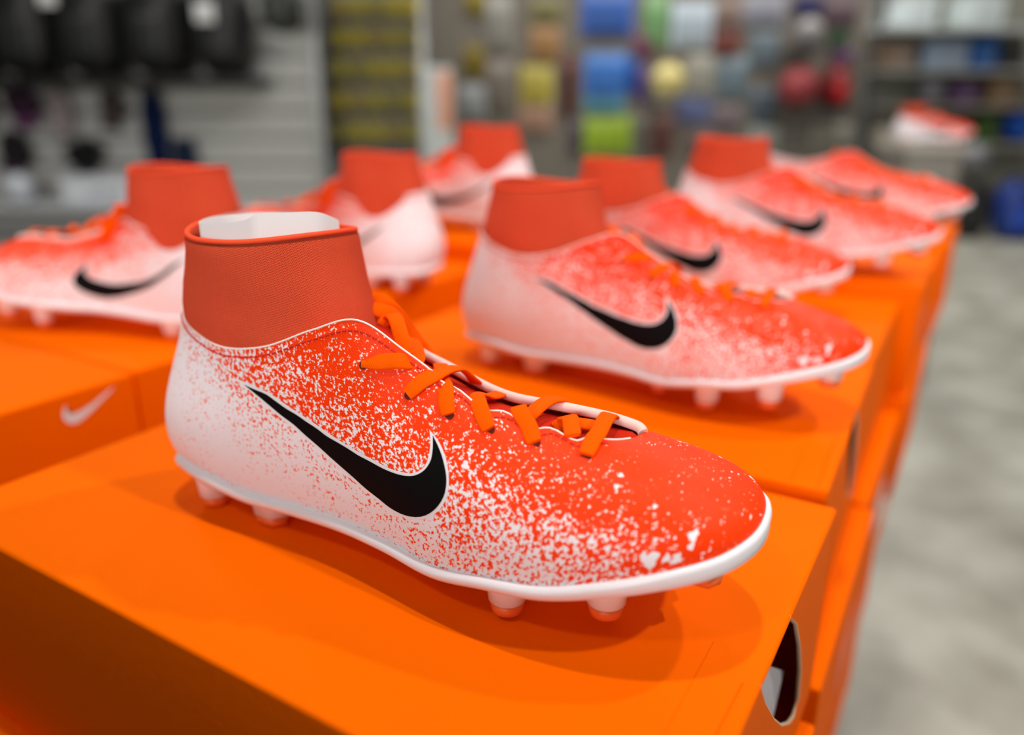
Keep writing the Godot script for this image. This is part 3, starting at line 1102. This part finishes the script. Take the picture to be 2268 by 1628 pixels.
func make_box(label: String, group: String, centre: Vector3, turn: float, notch := false, logo := 0, sticker := 0, height := BH) -> Node3D:
	# centre: middle of the box's underside
	var t := thing("shoe_box", label, "shoe box", centre, turn, group)
	var s := new_st()
	if notch:
		add_round_box(s, Vector3(0, 0.004 + (height - 0.004) / 2, 0), Vector3(BL, height - 0.004, BW), 0.0018, [true, false])
		# the right end, with the torn thumb hole: outline in (z, y)
		var h := height
		var poly := PackedVector2Array([Vector2(BW / 2 - 0.001, 0.004), Vector2(BW / 2 - 0.001, h - 0.001)])
		for p in HOLE:
			poly.append(p)
		poly.append_array([Vector2(-BW / 2 + 0.001, h - 0.001), Vector2(-BW / 2 + 0.001, 0.004)])
		add_plate(s, poly, Vector3(BL / 2 - 0.0016, 0, 0), Vector3(0, 0, 1), Vector3.UP, Vector3.RIGHT, 0.0015)
		obj("lid", s, mats.box, t)
		s = new_st()
		var rim := PackedVector3Array()
		for p in HOLE:
			rim.append(Vector3(BL / 2 - 0.0009, p.y, p.x))
		add_tube(s, rim, 0.0008, 6)
		add_tube(s, PackedVector3Array([rim[rim.size() - 1] + Vector3(0, -0.0008, 0), rim[0] + Vector3(0, -0.0008, 0)]), 0.0007, 6)
		obj("cardboard_edge", s, mats.card, t).set_meta("label", "torn bare cardboard edge of the thumb hole")
		s = new_st()
		add_round_box(s, Vector3(0, 0.003, 0), Vector3(BL - 0.004, 0.006, BW - 0.004), 0.001)
		obj("base", s, mats.box_base, t)
		s = new_st()
		add_box(s, Vector3(BL / 2 - 0.008, 0.058, -0.026), Vector3(0.002, 0.02, 0.08), Basis(Vector3(1, 0, 0), -0.66))
		add_box(s, Vector3(BL / 2 - 0.05, 0.05, 0.0), Vector3(0.05, 0.08, 0.16))
		obj("tissue_paper", s, mats.tissue, t)
		s = new_st()
		add_box(s, Vector3(BL / 2 - 0.014, 0.042, -0.02), Vector3(0.004, 0.055, 0.11))
		obj("inner_card", s, mats.red, t)
		s = new_st()
		add_tube(s, PackedVector3Array([Vector3(BL / 2 - 0.0045, height - 0.0002, 0.026), Vector3(BL / 2 - 0.0055, height - 0.0001, 0.06), Vector3(BL / 2 - 0.005, height - 0.0002, BW / 2 - 0.002)]), 0.0006, 6)
		add_tube(s, PackedVector3Array([Vector3(BL / 2 - 0.018, height - 0.0004, 0.012), Vector3(BL / 2 - 0.017, height - 0.0003, BW / 2 - 0.004)]), 0.0006, 6)
		obj("fold_crease", s, mats.box, t)
	else:
		add_round_box(s, Vector3(0, 0.004 + (height - 0.004) / 2, 0), Vector3(BL, height - 0.004, BW), 0.0018)
		obj("lid", s, mats.box, t)
		s = new_st()
		add_round_box(s, Vector3(0, 0.0025, 0), Vector3(BL - 0.003, 0.005, BW - 0.003), 0.001)
		obj("base", s, mats.box_base, t)
	if logo > 0:
		s = new_st()
		var poly := check_poly()
		var q := PackedVector2Array()
		for p in poly:
			q.append(Vector2(p.x * 0.365, p.y * 0.46))
		add_plate(s, q, Vector3(BL / 2 - 0.0004, height - 0.0192, LOGO_Z), Vector3(0, 0, -1), Vector3.UP, Vector3.RIGHT, 0.0006)
		obj("check_mark", s, mats.logo, t).set_meta("label", "white curved check mark on the box end")
	if sticker > 0:
		s = new_st()
		add_box(s, Vector3(BL / 2, height * 0.42, -0.02), Vector3(0.0006, 0.034, 0.06))
		obj("end_label", s, mats.label if sticker == 1 else mats.coral_label, t)
	return t

const LOGO_Z := -0.054
const HOLE = [Vector2(0.0235, 0.101), Vector2(0.012, 0.086), Vector2(-0.01, 0.062), Vector2(-0.03, 0.043), Vector2(-0.05, 0.028), Vector2(-0.062, 0.022), Vector2(-0.068, 0.027), Vector2(-0.063, 0.045), Vector2(-0.05, 0.066), Vector2(-0.032, 0.088), Vector2(-0.0155, 0.101)]

func make_boxes() -> void:
	var eye := EYE.y
	# right column: row -> [right end x, middle z, turn in degrees, depth of the top below the eye]
	var rows_a := [
		[-0.035, -0.2243, 0.0, 0.1635],
		[-0.0452, -0.4355, 2.4, 0.1635],
		[-0.0530, -0.6470, 1.0, 0.1635],
		[-0.0400, -0.8600, 0.5, 0.1490],
		[-0.0340, -1.0750, -0.5, 0.1460],
	]
	var ends := [[0, -0.029, -0.037, -0.033, -0.036, -0.036], [0, -0.033, -0.040, -0.034, -0.042, -0.040], [0, -0.040, -0.041, -0.044, -0.058, -0.060], [0, -0.036, -0.047, -0.060, -0.072, -0.080], [0, -0.045, -0.056, -0.070, -0.085, -0.095]]
	var stickers := [[0, 0, 2, 1, 2, 0], [0, 2, 0, 1, 2, 0], [0, 1, 2, 0, 1, 0], [2, 0, 1, 2, 0, 0], [0, 1, 0, 2, 0, 0]]
	var who := ["the nearest boot", "the second boot", "the third boot of the row", "the boot with the grey blurred mark", "the last broad orange toe"]
	for r in rows_a.size():
		var e: Array = rows_a[r]
		var bh: float = (eye - e[3] - PLATFORM) / 6.0
		for layer in 6:
			var ex: float = e[0] if layer == 0 else ends[r][layer]
			var jz := 0.0
			var tw: float = deg_to_rad(e[2])
			if layer > 0:
				jz = 0.014 if r == 0 and layer == 1 else [0.0, 0.0, 0.004, -0.003, 0.005, 0.0][layer]
				tw *= 0.4
			var lab := "orange shoe box on top of the stack, under %s" % who[r]
			var grp := "orange shoe boxes in the top layer"
			if layer > 0:
				lab = "orange shoe box %s down in the stack under %s" % [["", "one", "two", "three", "four", "five"][layer], who[r]]
				grp = "orange shoe boxes in the lower layers"
			var c := Vector3(ex - BL / 2, eye - e[3] - bh * (layer + 1), e[1] + jz)
			make_box(lab, grp, c, tw, r < 2 and layer == 0, 0, stickers[r][layer], bh)
	# left column
	var rows_b := [[-0.445, -0.1690, 0.0, 0.159], [-0.447, -0.3755, 0.0, 0.159], [-0.445, -0.5830, 0.0, 0.159], [-0.449, -0.7930, 0.0, 0.141]]
	var who_b := ["bearing a white check mark on its end, left of the nearest boot", "under the boot at the left edge of the picture", "under the boot seen from its heel", "under the farthest boot of the left row"]
	for r in rows_b.size():
		var e: Array = rows_b[r]
		var bh: float = (eye - e[3] - PLATFORM) / 6.0
		for layer in 6:
			var lab := "orange shoe box %s" % who_b[r]
			var grp := "orange shoe boxes in the top layer"
			if layer > 0:
				lab = "orange shoe box %s down in the left stack, %s row from the front" % [["", "one", "two", "three", "four", "five"][layer], ["first", "second", "third", "fourth"][r]]
				grp = "orange shoe boxes in the lower layers"
			make_box(lab, grp, Vector3(e[0] - BL / 2, eye - e[3] - bh * (layer + 1), e[1]), 0.0, false, 1 if r == 0 and layer == 0 else 0, 0, bh)
	# added counter shape, out of view, keeps the fill panel's light off the front box
	var blocker := thing("light_blocker", "plain grey counter shape added unseen behind the shopper to shade the front box", "counter", Vector3(-0.1, 0, 0.42))
	var ds := new_st()
	add_round_box(ds, Vector3(0, 0.425, 0.01), Vector3(2.6, 0.85, 0.6), 0.004)
	obj("blocker_body", ds, mat(c8(90, 88, 84), 0.7), blocker)
	ds = new_st()
	add_round_box(ds, Vector3(0, 0.865, 0), Vector3(2.66, 0.03, 0.64), 0.004)
	obj("blocker_top", ds, mat(c8(70, 68, 66), 0.6), blocker)
	# low platform that carries the stacks
	var plat := thing("display_platform", "low grey display platform under the stacks of shoe boxes", "platform", Vector3(-0.45, 0, -0.66))
	var s := new_st()
	add_round_box(s, Vector3(0, PLATFORM / 2, 0), Vector3(0.68, PLATFORM, 1.1), 0.004)
	obj("platform_body", s, mat(c8(120, 116, 108), 0.7), plat)

# ------------------------------------------------------------------ the rest of the shop
var rest := NAN   # height of the shelf that the next things stand on

func sz(px: float, ahead: float) -> float:
	return px * ahead / 1.06 / FOCAL

# A place of its own for a shop thing: a node that faces the shopper, its back at the given distance.
func shop(called: String, label: String, category: String, px: float, py: float, ahead: float, group := "") -> Node3D:
	return thing(called, label, category, at(px, py, ahead), deg_to_rad(YAW), group)

func dim(c: Color, k: float) -> Color:
	return Color(c.r * k, c.g * k, c.b * k)

# Card with a blister and a header, hung flat on a panel; origin at the middle of its back.
func hang_pack(label: String, px: float, py: float, w: float, h: float, col: Color, ahead: float, group := "packages hung on the panels") -> void:
	var t := shop("hanging_package", label, "package", px, py, ahead - 0.012, group)
	var W := sz(w, ahead)
	var H := sz(h, ahead)
	var s := new_st()
	add_round_box(s, Vector3(0, 0, 0.004), Vector3(W, H, 0.006), 0.002, [true, true], 2)
	obj("card", s, mat(col, 0.6, 0.3), t)
	s = new_st()
	add_round_box(s, Vector3(0, -H * 0.1, 0.028), Vector3(W * 0.78, H * 0.62, 0.044), 0.012, [true, true], 3)
	obj("product", s, mat(col.lerp(dim(col, 0.55), 0.4), 0.5, 0.3), t)
	s = new_st()
	add_box(s, Vector3(0, H * 0.36, 0.0085), Vector3(W * 0.86, H * 0.18, 0.003))
	obj("header", s, mat(col.lerp(Color(0.85, 0.85, 0.85), 0.35), 0.6, 0.3), t)
	s = new_st()
	add_tube(s, PackedVector3Array([Vector3(0, H * 0.47, -0.012), Vector3(0, H * 0.47, 0.05), Vector3(0, H * 0.47 + 0.008, 0.07)]), 0.0025, 6)
	obj("peg_hook", s, mats.steel, t)

func add_ball(s: SurfaceTool, c: Vector3, r: float, squash := Vector3.ONE) -> void:
	var rows := []
	for j in 17:
		var q := -PI / 2 + PI * j / 16.0
		var row := PackedVector3Array()
		for k in 29:
			var p := TAU * k / 28.0
			row.append(c + Vector3(cos(p) * cos(q), sin(q), sin(p) * cos(q)) * r * squash)
		rows.append(row)
	sheet(s, rows, [], false)

func ball(label: String, px: float, py: float, d: float, col: Color, ahead: float) -> void:
	var r := sz(d, ahead) * 0.5
	var t := shop("sports_ball", label, "ball", px, py, ahead, "balls on the shelves")
	if not is_nan(rest):
		t.position.y = rest + r * 1.03
	var s := new_st()
	add_ball(s, Vector3.ZERO, r)
	obj("shell", s, mat(col, 0.35, 0.4), t)
	s = new_st()
	for e in 3:
		var ring := PackedVector3Array()
		for k in 36:
			var q := TAU * k / 36.0
			var v := Vector3(cos(q), sin(q), 0) * (r * 1.002)
			ring.append(v if e == 0 else v.rotated(Vector3.UP, PI / 2) if e == 1 else v.rotated(Vector3.RIGHT, PI / 2))
		add_tube(s, ring, r * 0.022, 5, true)
	obj("seam", s, mat(dim(col, 0.4), 0.6), t)

func carton(label: String, px: float, py: float, w: float, h: float, col: Color, ahead: float, deep := 0.2) -> void:
	var W := sz(w, ahead)
	var H := sz(h, ahead)
	var t := shop("carton", label, "box", px, py, ahead, "cartons on the shelves")
	if not is_nan(rest):
		t.position.y = rest + H * 0.502
	var s := new_st()
	add_round_box(s, Vector3(0, -H * 0.06, -deep / 2), Vector3(W, H * 0.88, deep), 0.004, [true, true], 2)
	obj("carton_body", s, mat(col, 0.7, 0.3), t)
	s = new_st()
	add_round_box(s, Vector3(0, H * 0.41, -deep / 2), Vector3(W * 1.02, H * 0.16, deep * 1.02), 0.004, [true, true], 2)
	obj("lid", s, mat(dim(col, 0.92), 0.7, 0.3), t)
	s = new_st()
	add_box(s, Vector3(W * 0.12, -H * 0.08, 0.001), Vector3(W * 0.5, H * 0.34, 0.003))
	obj("end_label", s, mat(col.lerp(Color(0.5, 0.5, 0.52), 0.4), 0.6), t)

# A soft bag standing on its bottom, with handles, a zip and, if asked, a pale plate in place of a glint.
func soft_bag(label: String, px: float, py: float, w: float, h: float, col: Color, ahead: float, glint_at = null, group := "") -> void:
	var W := sz(w, ahead) * 0.5
	var H := sz(h, ahead) * 0.5
	var t := shop("sports_bag", label, "bag", px, py, ahead, group)
	if not is_nan(rest):
		t.position.y = rest + H * 1.045
	var s := new_st()
	var rows := []
	for j in 21:
		var q := -PI / 2 + PI * j / 20.0
		var row := PackedVector3Array()
		for k in 33:
			var p := TAU * k / 32.0
			var cq := pow(absf(cos(q)), 0.55)
			var v := Vector3(signf(cos(p)) * pow(absf(cos(p)), 0.7) * cq * W, signf(sin(q)) * pow(absf(sin(q)), 0.75) * H, signf(sin(p)) * pow(absf(sin(p)), 0.7) * cq * 0.14)
			v *= 1.0 + 0.025 * sin(p * 5.0 + q * 3.0)
			row.append(v)
		rows.append(row)
	sheet(s, rows, [], false)
	obj("bag_body", s, mat(col, 0.42, 0.5), t)
	for e in [-0.09, 0.09]:
		s = new_st()
		var arc := PackedVector3Array()
		for k in 13:
			var q := PI * k / 12.0
			arc.append(Vector3(cos(q) * W * 0.45, H * 0.72 + sin(q) * H * 0.42, e))
		add_tube(s, arc, 0.011, 7)
		obj("handle", s, mat(dim(col, 0.7), 0.7), t)
	s = new_st()
	add_round_box(s, Vector3(0, -H * 0.25, 0.13), Vector3(W * 1.1, H * 0.8, 0.05), 0.02, [true, true], 3)
	obj("front_pocket", s, mat(dim(col, 1.4), 0.45, 0.5), t)
	if glint_at != null:
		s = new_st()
		var c := Vector3(sz(glint_at[0], ahead), sz(glint_at[1], ahead), 0.17)
		var rr := sz(glint_at[2], ahead)
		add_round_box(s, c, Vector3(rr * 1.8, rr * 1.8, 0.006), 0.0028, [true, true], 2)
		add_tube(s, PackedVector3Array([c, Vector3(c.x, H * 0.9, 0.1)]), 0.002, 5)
		obj("glint_plate", s, mat(c8(226, 230, 230), 0.5), t).set_meta("label", "pale plate on the bag standing in for a glint")

func glove(label: String, px: float, py: float, w: float, h: float, col: Color, cuff: Color, ahead: float, lean := 0.0) -> void:
	var W := sz(w, ahead)
	var H := sz(h, ahead)
	var t := shop("sports_glove", label, "glove", px, py, ahead - 0.05, "dark gloves hung under the bags")
	t.rotate_object_local(Vector3(0, 0, 1), lean)
	var s := new_st()
	add_ball(s, Vector3(0, 0, 0), 1.0, Vector3(W * 0.42, H * 0.3, 0.035))
	for k in 4:
		var x := W * (-0.3 + 0.2 * k)
		var l: float = H * [0.2, 0.26, 0.25, 0.18][k]
		add_ball(s, Vector3(x, H * 0.2 + l * 0.45, 0.004), 1.0, Vector3(W * 0.11, l, 0.026))
	add_ball(s, Vector3(W * 0.45, H * 0.02, 0.006), 1.0, Vector3(W * 0.13, H * 0.2, 0.026))
	obj("hand", s, mat(col, 0.6, 0.3), t)
	s = new_st()
	add_lathe(s, Vector3(0, -H * 0.5, 0), [[W * 0.33, 0.0], [W * 0.37, H * 0.03], [W * 0.31, H * 0.25]], 24, Vector2(1, 0.32))
	obj("cuff", s, mat(cuff, 0.6, 0.3), t)

func sleeve(label: String, called: String, category: String, px: float, py: float, w: float, h: float, col: Color, ahead: float) -> void:
	var W := sz(w, ahead) * 0.5
	var H := sz(h, ahead) * 0.5
	var t := shop(called, label, category, px, py, ahead - 0.045)
	var s := new_st()
	var prof := []
	for k in 13:
		var f := k / 12.0
		prof.append([W * (0.72 + 0.28 * sin(f * 2.6 + 0.2)) * (1.0 + 0.05 * sin(f * 20.0)), -H + 2.0 * H * f * 0.94])
	add_lathe(s, Vector3.ZERO, prof, 28, Vector2(1.0, 0.035 / W))
	obj("fabric", s, mat(col, 0.9, 0.2), t)
	s = new_st()
	add_box(s, Vector3(0, H * 0.92, 0.0), Vector3(W * 1.5, H * 0.16, 0.02))
	obj("hanger_clip", s, mat(c8(60, 60, 62), 0.5), t)

func wall_panel(label: String, px0: float, px1: float, ahead: float, top: float, col: Color, slats: int) -> void:
	var a := at(px0, 236, ahead)
	var b := at(px1, 236, ahead)
	var W := a.distance_to(b)
	var mid := (a + b) * 0.5
	var t := thing("wall_panel", label, "display panel", Vector3(mid.x, 0, mid.z), deg_to_rad(YAW))
	var m := mat(col, 0.6, 0.3)
	var s := new_st()
	add_box(s, Vector3(0, top / 2, -0.045), Vector3(W, top, 0.03))
	obj("back_board", s, mat(dim(col, 0.6), 0.8), t)
	if slats > 0:
		s = new_st()
		add_round_box(s, Vector3.ZERO, Vector3(W, top / slats - 0.012, 0.03), 0.004, [true, true], 2)
		var mesh := mesh_of(s)
		for k in slats:
			var o := put("slat", mesh, m, t)
			o.position = Vector3(0, (k + 0.5) * top / slats, -0.015)
	else:
		s = new_st()
		add_box(s, Vector3(0, top / 2, -0.015), Vector3(W - 0.04, top - 0.02, 0.03))
		obj("face_board", s, m, t)
	for e in [-1, 1]:
		s = new_st()
		add_box(s, Vector3(e * (W / 2 + 0.0), top / 2, -0.02), Vector3(0.05, top, 0.07))
		obj("upright", s, mats.steel, t)
	s = new_st()
	add_round_box(s, Vector3(0, 0.09, 0.17), Vector3(W, 0.18, 0.36), 0.006, [true, true], 2)
	obj("base_deck", s, mat(col.lerp(Color(0.7, 0.7, 0.7), 0.3), 0.5), t)

func board(label: String, px0: float, px1: float, py: float, ahead: float, col: Color, deep := 0.3) -> void:
	var a := at(px0, py, ahead)
	var b := at(px1, py, ahead)
	var W := Vector2(a.x - b.x, a.z - b.z).length()
	rest = a.y
	var t := thing("display_shelf", label, "shelf", Vector3((a.x + b.x) / 2, a.y, (a.z + b.z) / 2), deg_to_rad(YAW))
	var s := new_st()
	add_round_box(s, Vector3(0, -0.012, -deep / 2), Vector3(W, 0.024, deep), 0.004, [true, true], 2)
	obj("shelf_board", s, mat(col, 0.5), t)
	s = new_st()
	add_box(s, Vector3(0, -0.016, 0.003), Vector3(W, 0.04, 0.006))
	obj("price_rail", s, mat(dim(col, 0.85), 0.4), t)

func make_store() -> void:
	mats.steel = mat(c8(150, 152, 150), 0.35)
	mats.steel.metallic = 0.6
	var dk := c8(16, 18, 19)
	# left: pale slatted panel with black bags above and gloves below
	wall_panel("pale grey slatted wall panel behind the black bags", -330, 705, 4.9, 2.3, c8(190, 192, 189), 15)
	board("dark shelf that carries the row of black bags", -330, 565, 170, 4.52, c8(28, 28, 28), 0.37)
	var bags := [[-92, 50, "leftmost black sports bag, half outside the picture", null], [54, 62, "black sports bag second from the left on the high shelf", null], [201, 60, "black sports bag in the middle of the high shelf, pale plate for a glint", [-48, 48, 20]], [347, 56, "black sports bag fourth along the high shelf", null], [493, 64, "black sports bag at the right end of the high shelf, pale plate for a glint", [-12, 18, 22]]]
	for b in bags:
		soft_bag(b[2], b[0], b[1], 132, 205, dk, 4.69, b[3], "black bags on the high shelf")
	rest = NAN
	soft_bag("small dark green bag beside the row of black bags", 625, 20, 84, 95, c8(30, 34, 30), 4.69)
	glove("black glove with a purple cuff, upper left under the bags", 48, 238, 84, 84, c8(52, 30, 50), c8(96, 44, 92), 4.88, 0.2)
	glove("black glove with a dull grey cuff, at the left picture edge", -45, 240, 64, 80, c8(70, 66, 68), c8(50, 40, 44), 4.88)
	glove("black glove hanging lower left beside the white ball", 30, 338, 80, 88, c8(30, 26, 30), c8(60, 30, 58), 4.88, -0.3)
	glove("black glove lowest and widest of the hung gloves", 186, 346, 96, 66, c8(22, 22, 24), c8(26, 26, 28), 4.88, 0.3)
	glove("black glove hanging just left of the navy sleeve", 246, 244, 60, 80, c8(70, 60, 62), c8(56, 44, 46), 4.88, -0.2)
	sleeve("pale mauve padded sleeve hanging between the dark gloves", "padded_sleeve", "sleeve", 132, 250, 50, 96, c8(150, 140, 144), 4.86)
	sleeve("navy blue sleeve hanging below the row of bags", "navy_sleeve", "sleeve", 343, 285, 56, 165, c8(16, 30, 66), 4.88)
	sleeve("dark navy folded sock hanging low beside the navy sleeve", "hanging_sock", "sock", 410, 345, 56, 74, c8(30, 42, 66), 4.86)
	board("pale shelf behind the boot at the left edge", -200, 330, 455, 4.52, c8(206, 210, 214), 0.37)
	carton("white carton on the pale shelf at the left", 215, 418, 165, 62, c8(214, 220, 226), 4.6)
	ball("small white ball under the gloves at the left edge", 45, 421, 66, c8(206, 212, 220), 4.66)
	# yellow packages, five rows
	wall_panel("dark grey panel hung with rows of yellow packages", 712, 938, 5.4, 2.3, c8(132, 134, 133), 0)
	var rows_y := [18, 84, 155, 225, 294]
	var cols_y := [752, 792, 832, 872, 912]
	var nth := ["top", "second", "third", "fourth", "bottom"]
	var wch := ["leftmost", "second", "middle", "fourth", "rightmost"]
	for j in 5:
		board("dark price rail under the %s row of yellow packages" % nth[j], 720, 930, rows_y[j] + 28, 5.36, c8(70, 70, 74), 0.05)
		for i in 5:
			var y: Color = [c8(170, 150, 62), c8(186, 170, 40), c8(176, 164, 52), c8(190, 172, 40), c8(158, 146, 56)][(i * 2 + j) % 5]
			hang_pack("yellow hanging package, %s row, %s of five" % [nth[j], wch[i]], cols_y[i], rows_y[j] - 2, 31, 50, y, 5.4, "yellow packages on the dark panel")
	# white pillar with a peach strip
	var pil := thing("pillar", "narrow white pillar with a peach strip right of the yellow packages", "pillar", Vector3(at(970, 236, 5.1).x, 0, at(970, 236, 5.1).z), deg_to_rad(YAW))
	var ph := at(970, 150, 5.1).y
	var s := new_st()
	add_round_box(s, Vector3(0, ph / 2, 0), Vector3(sz(62, 5.1), ph, 0.16), 0.008, [true, true], 2)
	obj("shaft", s, mat(c8(200, 208, 206), 0.6), pil)
	s = new_st()
	add_round_box(s, Vector3(sz(17, 5.1), ph - sz(70, 5.1), 0.083), Vector3(sz(30, 5.1), sz(120, 5.1), 0.012), 0.003, [true, true], 2)
	obj("peach_strip", s, mat(c8(236, 166, 134), 0.6), pil)
	# middle and right: brown-grey panels with many packages
	wall_panel("brown grey wall panel full of hanging packages, middle", 948, 1905, 6.6, 2.5, c8(122, 116, 106), 0)
	wall_panel("grey wall panel with shelves at the far right", 1935, 2600, 6.6, 2.5, c8(132, 132, 122), 0)
	var packs := [
		[1052, 8, 36, 44, c8(150, 132, 14), "small olive yellow package at the top edge, right of the pillar"],
		[1050, 136, 44, 66, c8(136, 116, 30), "dull mustard package above the farthest boot"],
		[1105, 50, 56, 110, c8(164, 162, 154), "tall pale grey package at the top, right of the mustard one"],
		[1110, 190, 60, 110, c8(140, 130, 118), "grey brown package above the red collar of the farthest boot"],
		[1048, 225, 56, 72, c8(172, 176, 178), "pale grey square package beside the peach strip"],
		[1210, 22, 66, 52, c8(140, 134, 90), "khaki package at the top edge left of the blue ones"],
		[1207, 95, 62, 72, c8(182, 138, 88), "tan package in the second row left of the blue ones"],
		[1188, 188, 72, 82, c8(206, 190, 84), "straw yellow package right above the second boot collar"],
		[1186, 262, 72, 56, c8(190, 148, 124), "pinkish tan package under the straw yellow one"],
		[1260, 190, 30, 130, c8(92, 38, 32), "narrow maroon package left of the bright blue one"],
		[1345, 28, 112, 92, c8(70, 112, 196), "large blue package at the top edge of the picture"],
		[1340, 166, 92, 92, c8(72, 134, 222), "bright blue package above the lime green one"],
		[1400, 166, 22, 76, c8(20, 84, 178), "narrow deep blue package between blue and purple ones"],
		[1338, 232, 88, 34, c8(92, 158, 178), "flat teal package between bright blue and lime green"],
		[1345, 298, 104, 82, c8(170, 204, 56), "lime green package just above the third boot"],
		[1276, 302, 28, 80, c8(90, 80, 92), "narrow plum grey package left of the lime green one"],
		[1452, 46, 52, 110, c8(132, 182, 122), "pale green package at the top right of the large blue one"],
		[1532, 56, 88, 92, c8(198, 214, 226), "icy white package near the top, middle of the picture"],
		[1426, 98, 44, 54, c8(136, 80, 104), "small rose purple package under the large blue one"],
		[1424, 186, 22, 80, c8(106, 78, 142), "narrow violet package left of the cream ball"],
		[1550, 168, 66, 92, c8(170, 168, 156), "stone grey package right of the cream ball"],
		[1535, 242, 76, 58, c8(112, 122, 168), "slate blue package under the stone grey one"],
		[1465, 298, 54, 96, c8(112, 74, 66), "red brown package between third and fourth boot collars"],
		[1608, 96, 60, 52, c8(128, 66, 58), "rusty red package right of the icy white one"],
		[1612, 30, 60, 60, c8(150, 128, 118), "dusty pink package at the top edge beside icy white"],
		[1622, 170, 70, 90, c8(122, 140, 150), "grey blue package left of the red ball, larger"],
		[1608, 262, 60, 60, c8(126, 112, 118), "mauve grey package above the fourth boot collar"],
		[1692, 108, 62, 76, c8(116, 132, 142), "steel grey package above the larger grey blue one"],
		[1692, 24, 92, 62, c8(160, 162, 174), "pale lilac grey package at the top edge, right half"],
		[1690, 232, 58, 78, c8(92, 106, 118), "dark slate package left below the red ball"],
		[1790, 14, 60, 40, c8(44, 44, 98), "navy package at the top edge above the grey ball"],
		[1862, 30, 70, 60, c8(104, 84, 92), "dull plum package at the top right of the grey ball"],
		[1857, 86, 44, 44, c8(62, 92, 66), "dark green package above the purple one, right of the grey ball"],
		[1692, 306, 62, 52, c8(178, 184, 180), "pale grey package right above the fourth boot collar"],
		[1762, 300, 50, 52, c8(134, 132, 124), "grey package low under the red ball's shelf"],
		[1842, 296, 92, 46, c8(170, 168, 156), "wide light grey package low on the panel, right of the grey one"],
		[1550, 318, 60, 50, c8(118, 96, 92), "dull brown package just left of the fourth boot collar"],
		[1420, 294, 34, 84, c8(120, 118, 108), "khaki grey package right of the lime green one"],
		[1866, 122, 46, 26, c8(128, 88, 136), "purple package above the crimson bag"],
	]
	for p in packs:
		hang_pack(p[5], p[0], p[1], p[2], p[3], p[4], 6.6)
	board("pale shelf under the cream ball", 1448, 1494, 217, 6.3, c8(150, 146, 136), 0.28)
	ball("cream yellow ball on a short pale shelf in the middle", 1479, 178, 72, c8(222, 208, 136), 6.42)
	board("shelf under the red ball and the crimson bag", 1725, 1895, 240, 6.26, c8(70, 64, 64), 0.32)
	ball("dusky red ball on the shelf left of the purple package", 1768, 194, 86, c8(150, 60, 64), 6.4)
	soft_bag("crimson bag squeezed in behind the red ball", 1850, 193, 52, 84, c8(120, 8, 15), 6.44)
	board("narrow shelf under the grey ball", 1755, 1830, 101, 6.3, c8(60, 60, 66), 0.28)
	ball("grey ball on the upper shelf above the red ball", 1792, 70, 58, c8(150, 148, 148), 6.4)
	# right end
	board("top white shelf at the far right with pale cartons", 1960, 2330, 58, 6.25, c8(196, 202, 200), 0.33)
	carton("white carton on the top shelf, nearer the middle", 2032, 24, 84, 62, c8(206, 218, 220), 6.32)
	carton("white carton on the top shelf, farther right", 2176, 22, 96, 64, c8(196, 208, 208), 6.32)
	board("second shelf down at the far right", 1960, 2330, 152, 6.25, c8(150, 152, 146), 0.33)
	carton("steel blue carton on the second shelf", 2098, 118, 96, 62, c8(122, 138, 158), 6.32)
	carton("brown carton at the left end of the second shelf", 1996, 122, 62, 56, c8(118, 100, 84), 6.32)
	carton("deep blue carton on the second shelf", 2184, 116, 54, 66, c8(26, 76, 140), 6.32)
	carton("black carton on the second shelf at the picture edge", 2242, 122, 52, 54, c8(24, 26, 24), 6.32)
	board("third shelf down at the far right", 1960, 2330, 232, 6.25, c8(132, 128, 118), 0.33)
	ball("mauve grey ball on the third shelf", 2062, 200, 58, c8(126, 124, 132), 6.4)
	carton("plum carton on the third shelf", 2140, 204, 60, 50, c8(86, 60, 96), 6.32)
	carton("tan carton on the third shelf at the picture edge", 2226, 200, 60, 58, c8(128, 104, 78), 6.32)
	board("fourth shelf down at the far right", 1960, 2330, 318, 6.25, c8(150, 146, 136), 0.33)
	carton("dark green carton on the fourth shelf beside the blue ball", 2186, 284, 44, 62, c8(50, 84, 22), 6.32)
	ball("bright blue ball on the fourth shelf at the picture edge", 2258, 276, 72, c8(20, 84, 186), 6.42)
	carton("beige carton low on the fourth shelf, behind the far boots", 1985, 296, 60, 40, c8(166, 160, 146), 6.32)
	carton("maroon carton on the fourth shelf behind the smallest boot", 2132, 288, 50, 56, c8(92, 48, 60), 6.32)
	rest = 0.0
	soft_bag("black bag standing on the floor left of the blue bag", 2150, 440, 74, 120, c8(20, 20, 20), 5.95)
	soft_bag("blue bag standing on the floor at the right picture edge", 2258, 446, 104, 128, c8(22, 52, 128), 5.85)
	rest = NAN
	ball("grey ball lying on the black bag at the right", 2160, 346, 58, c8(126, 126, 130), 5.95)
	rest = 0.0
	soft_bag("violet blue bag on the floor, cut by the picture edge", 2372, 446, 86, 120, c8(74, 66, 112), 5.85)
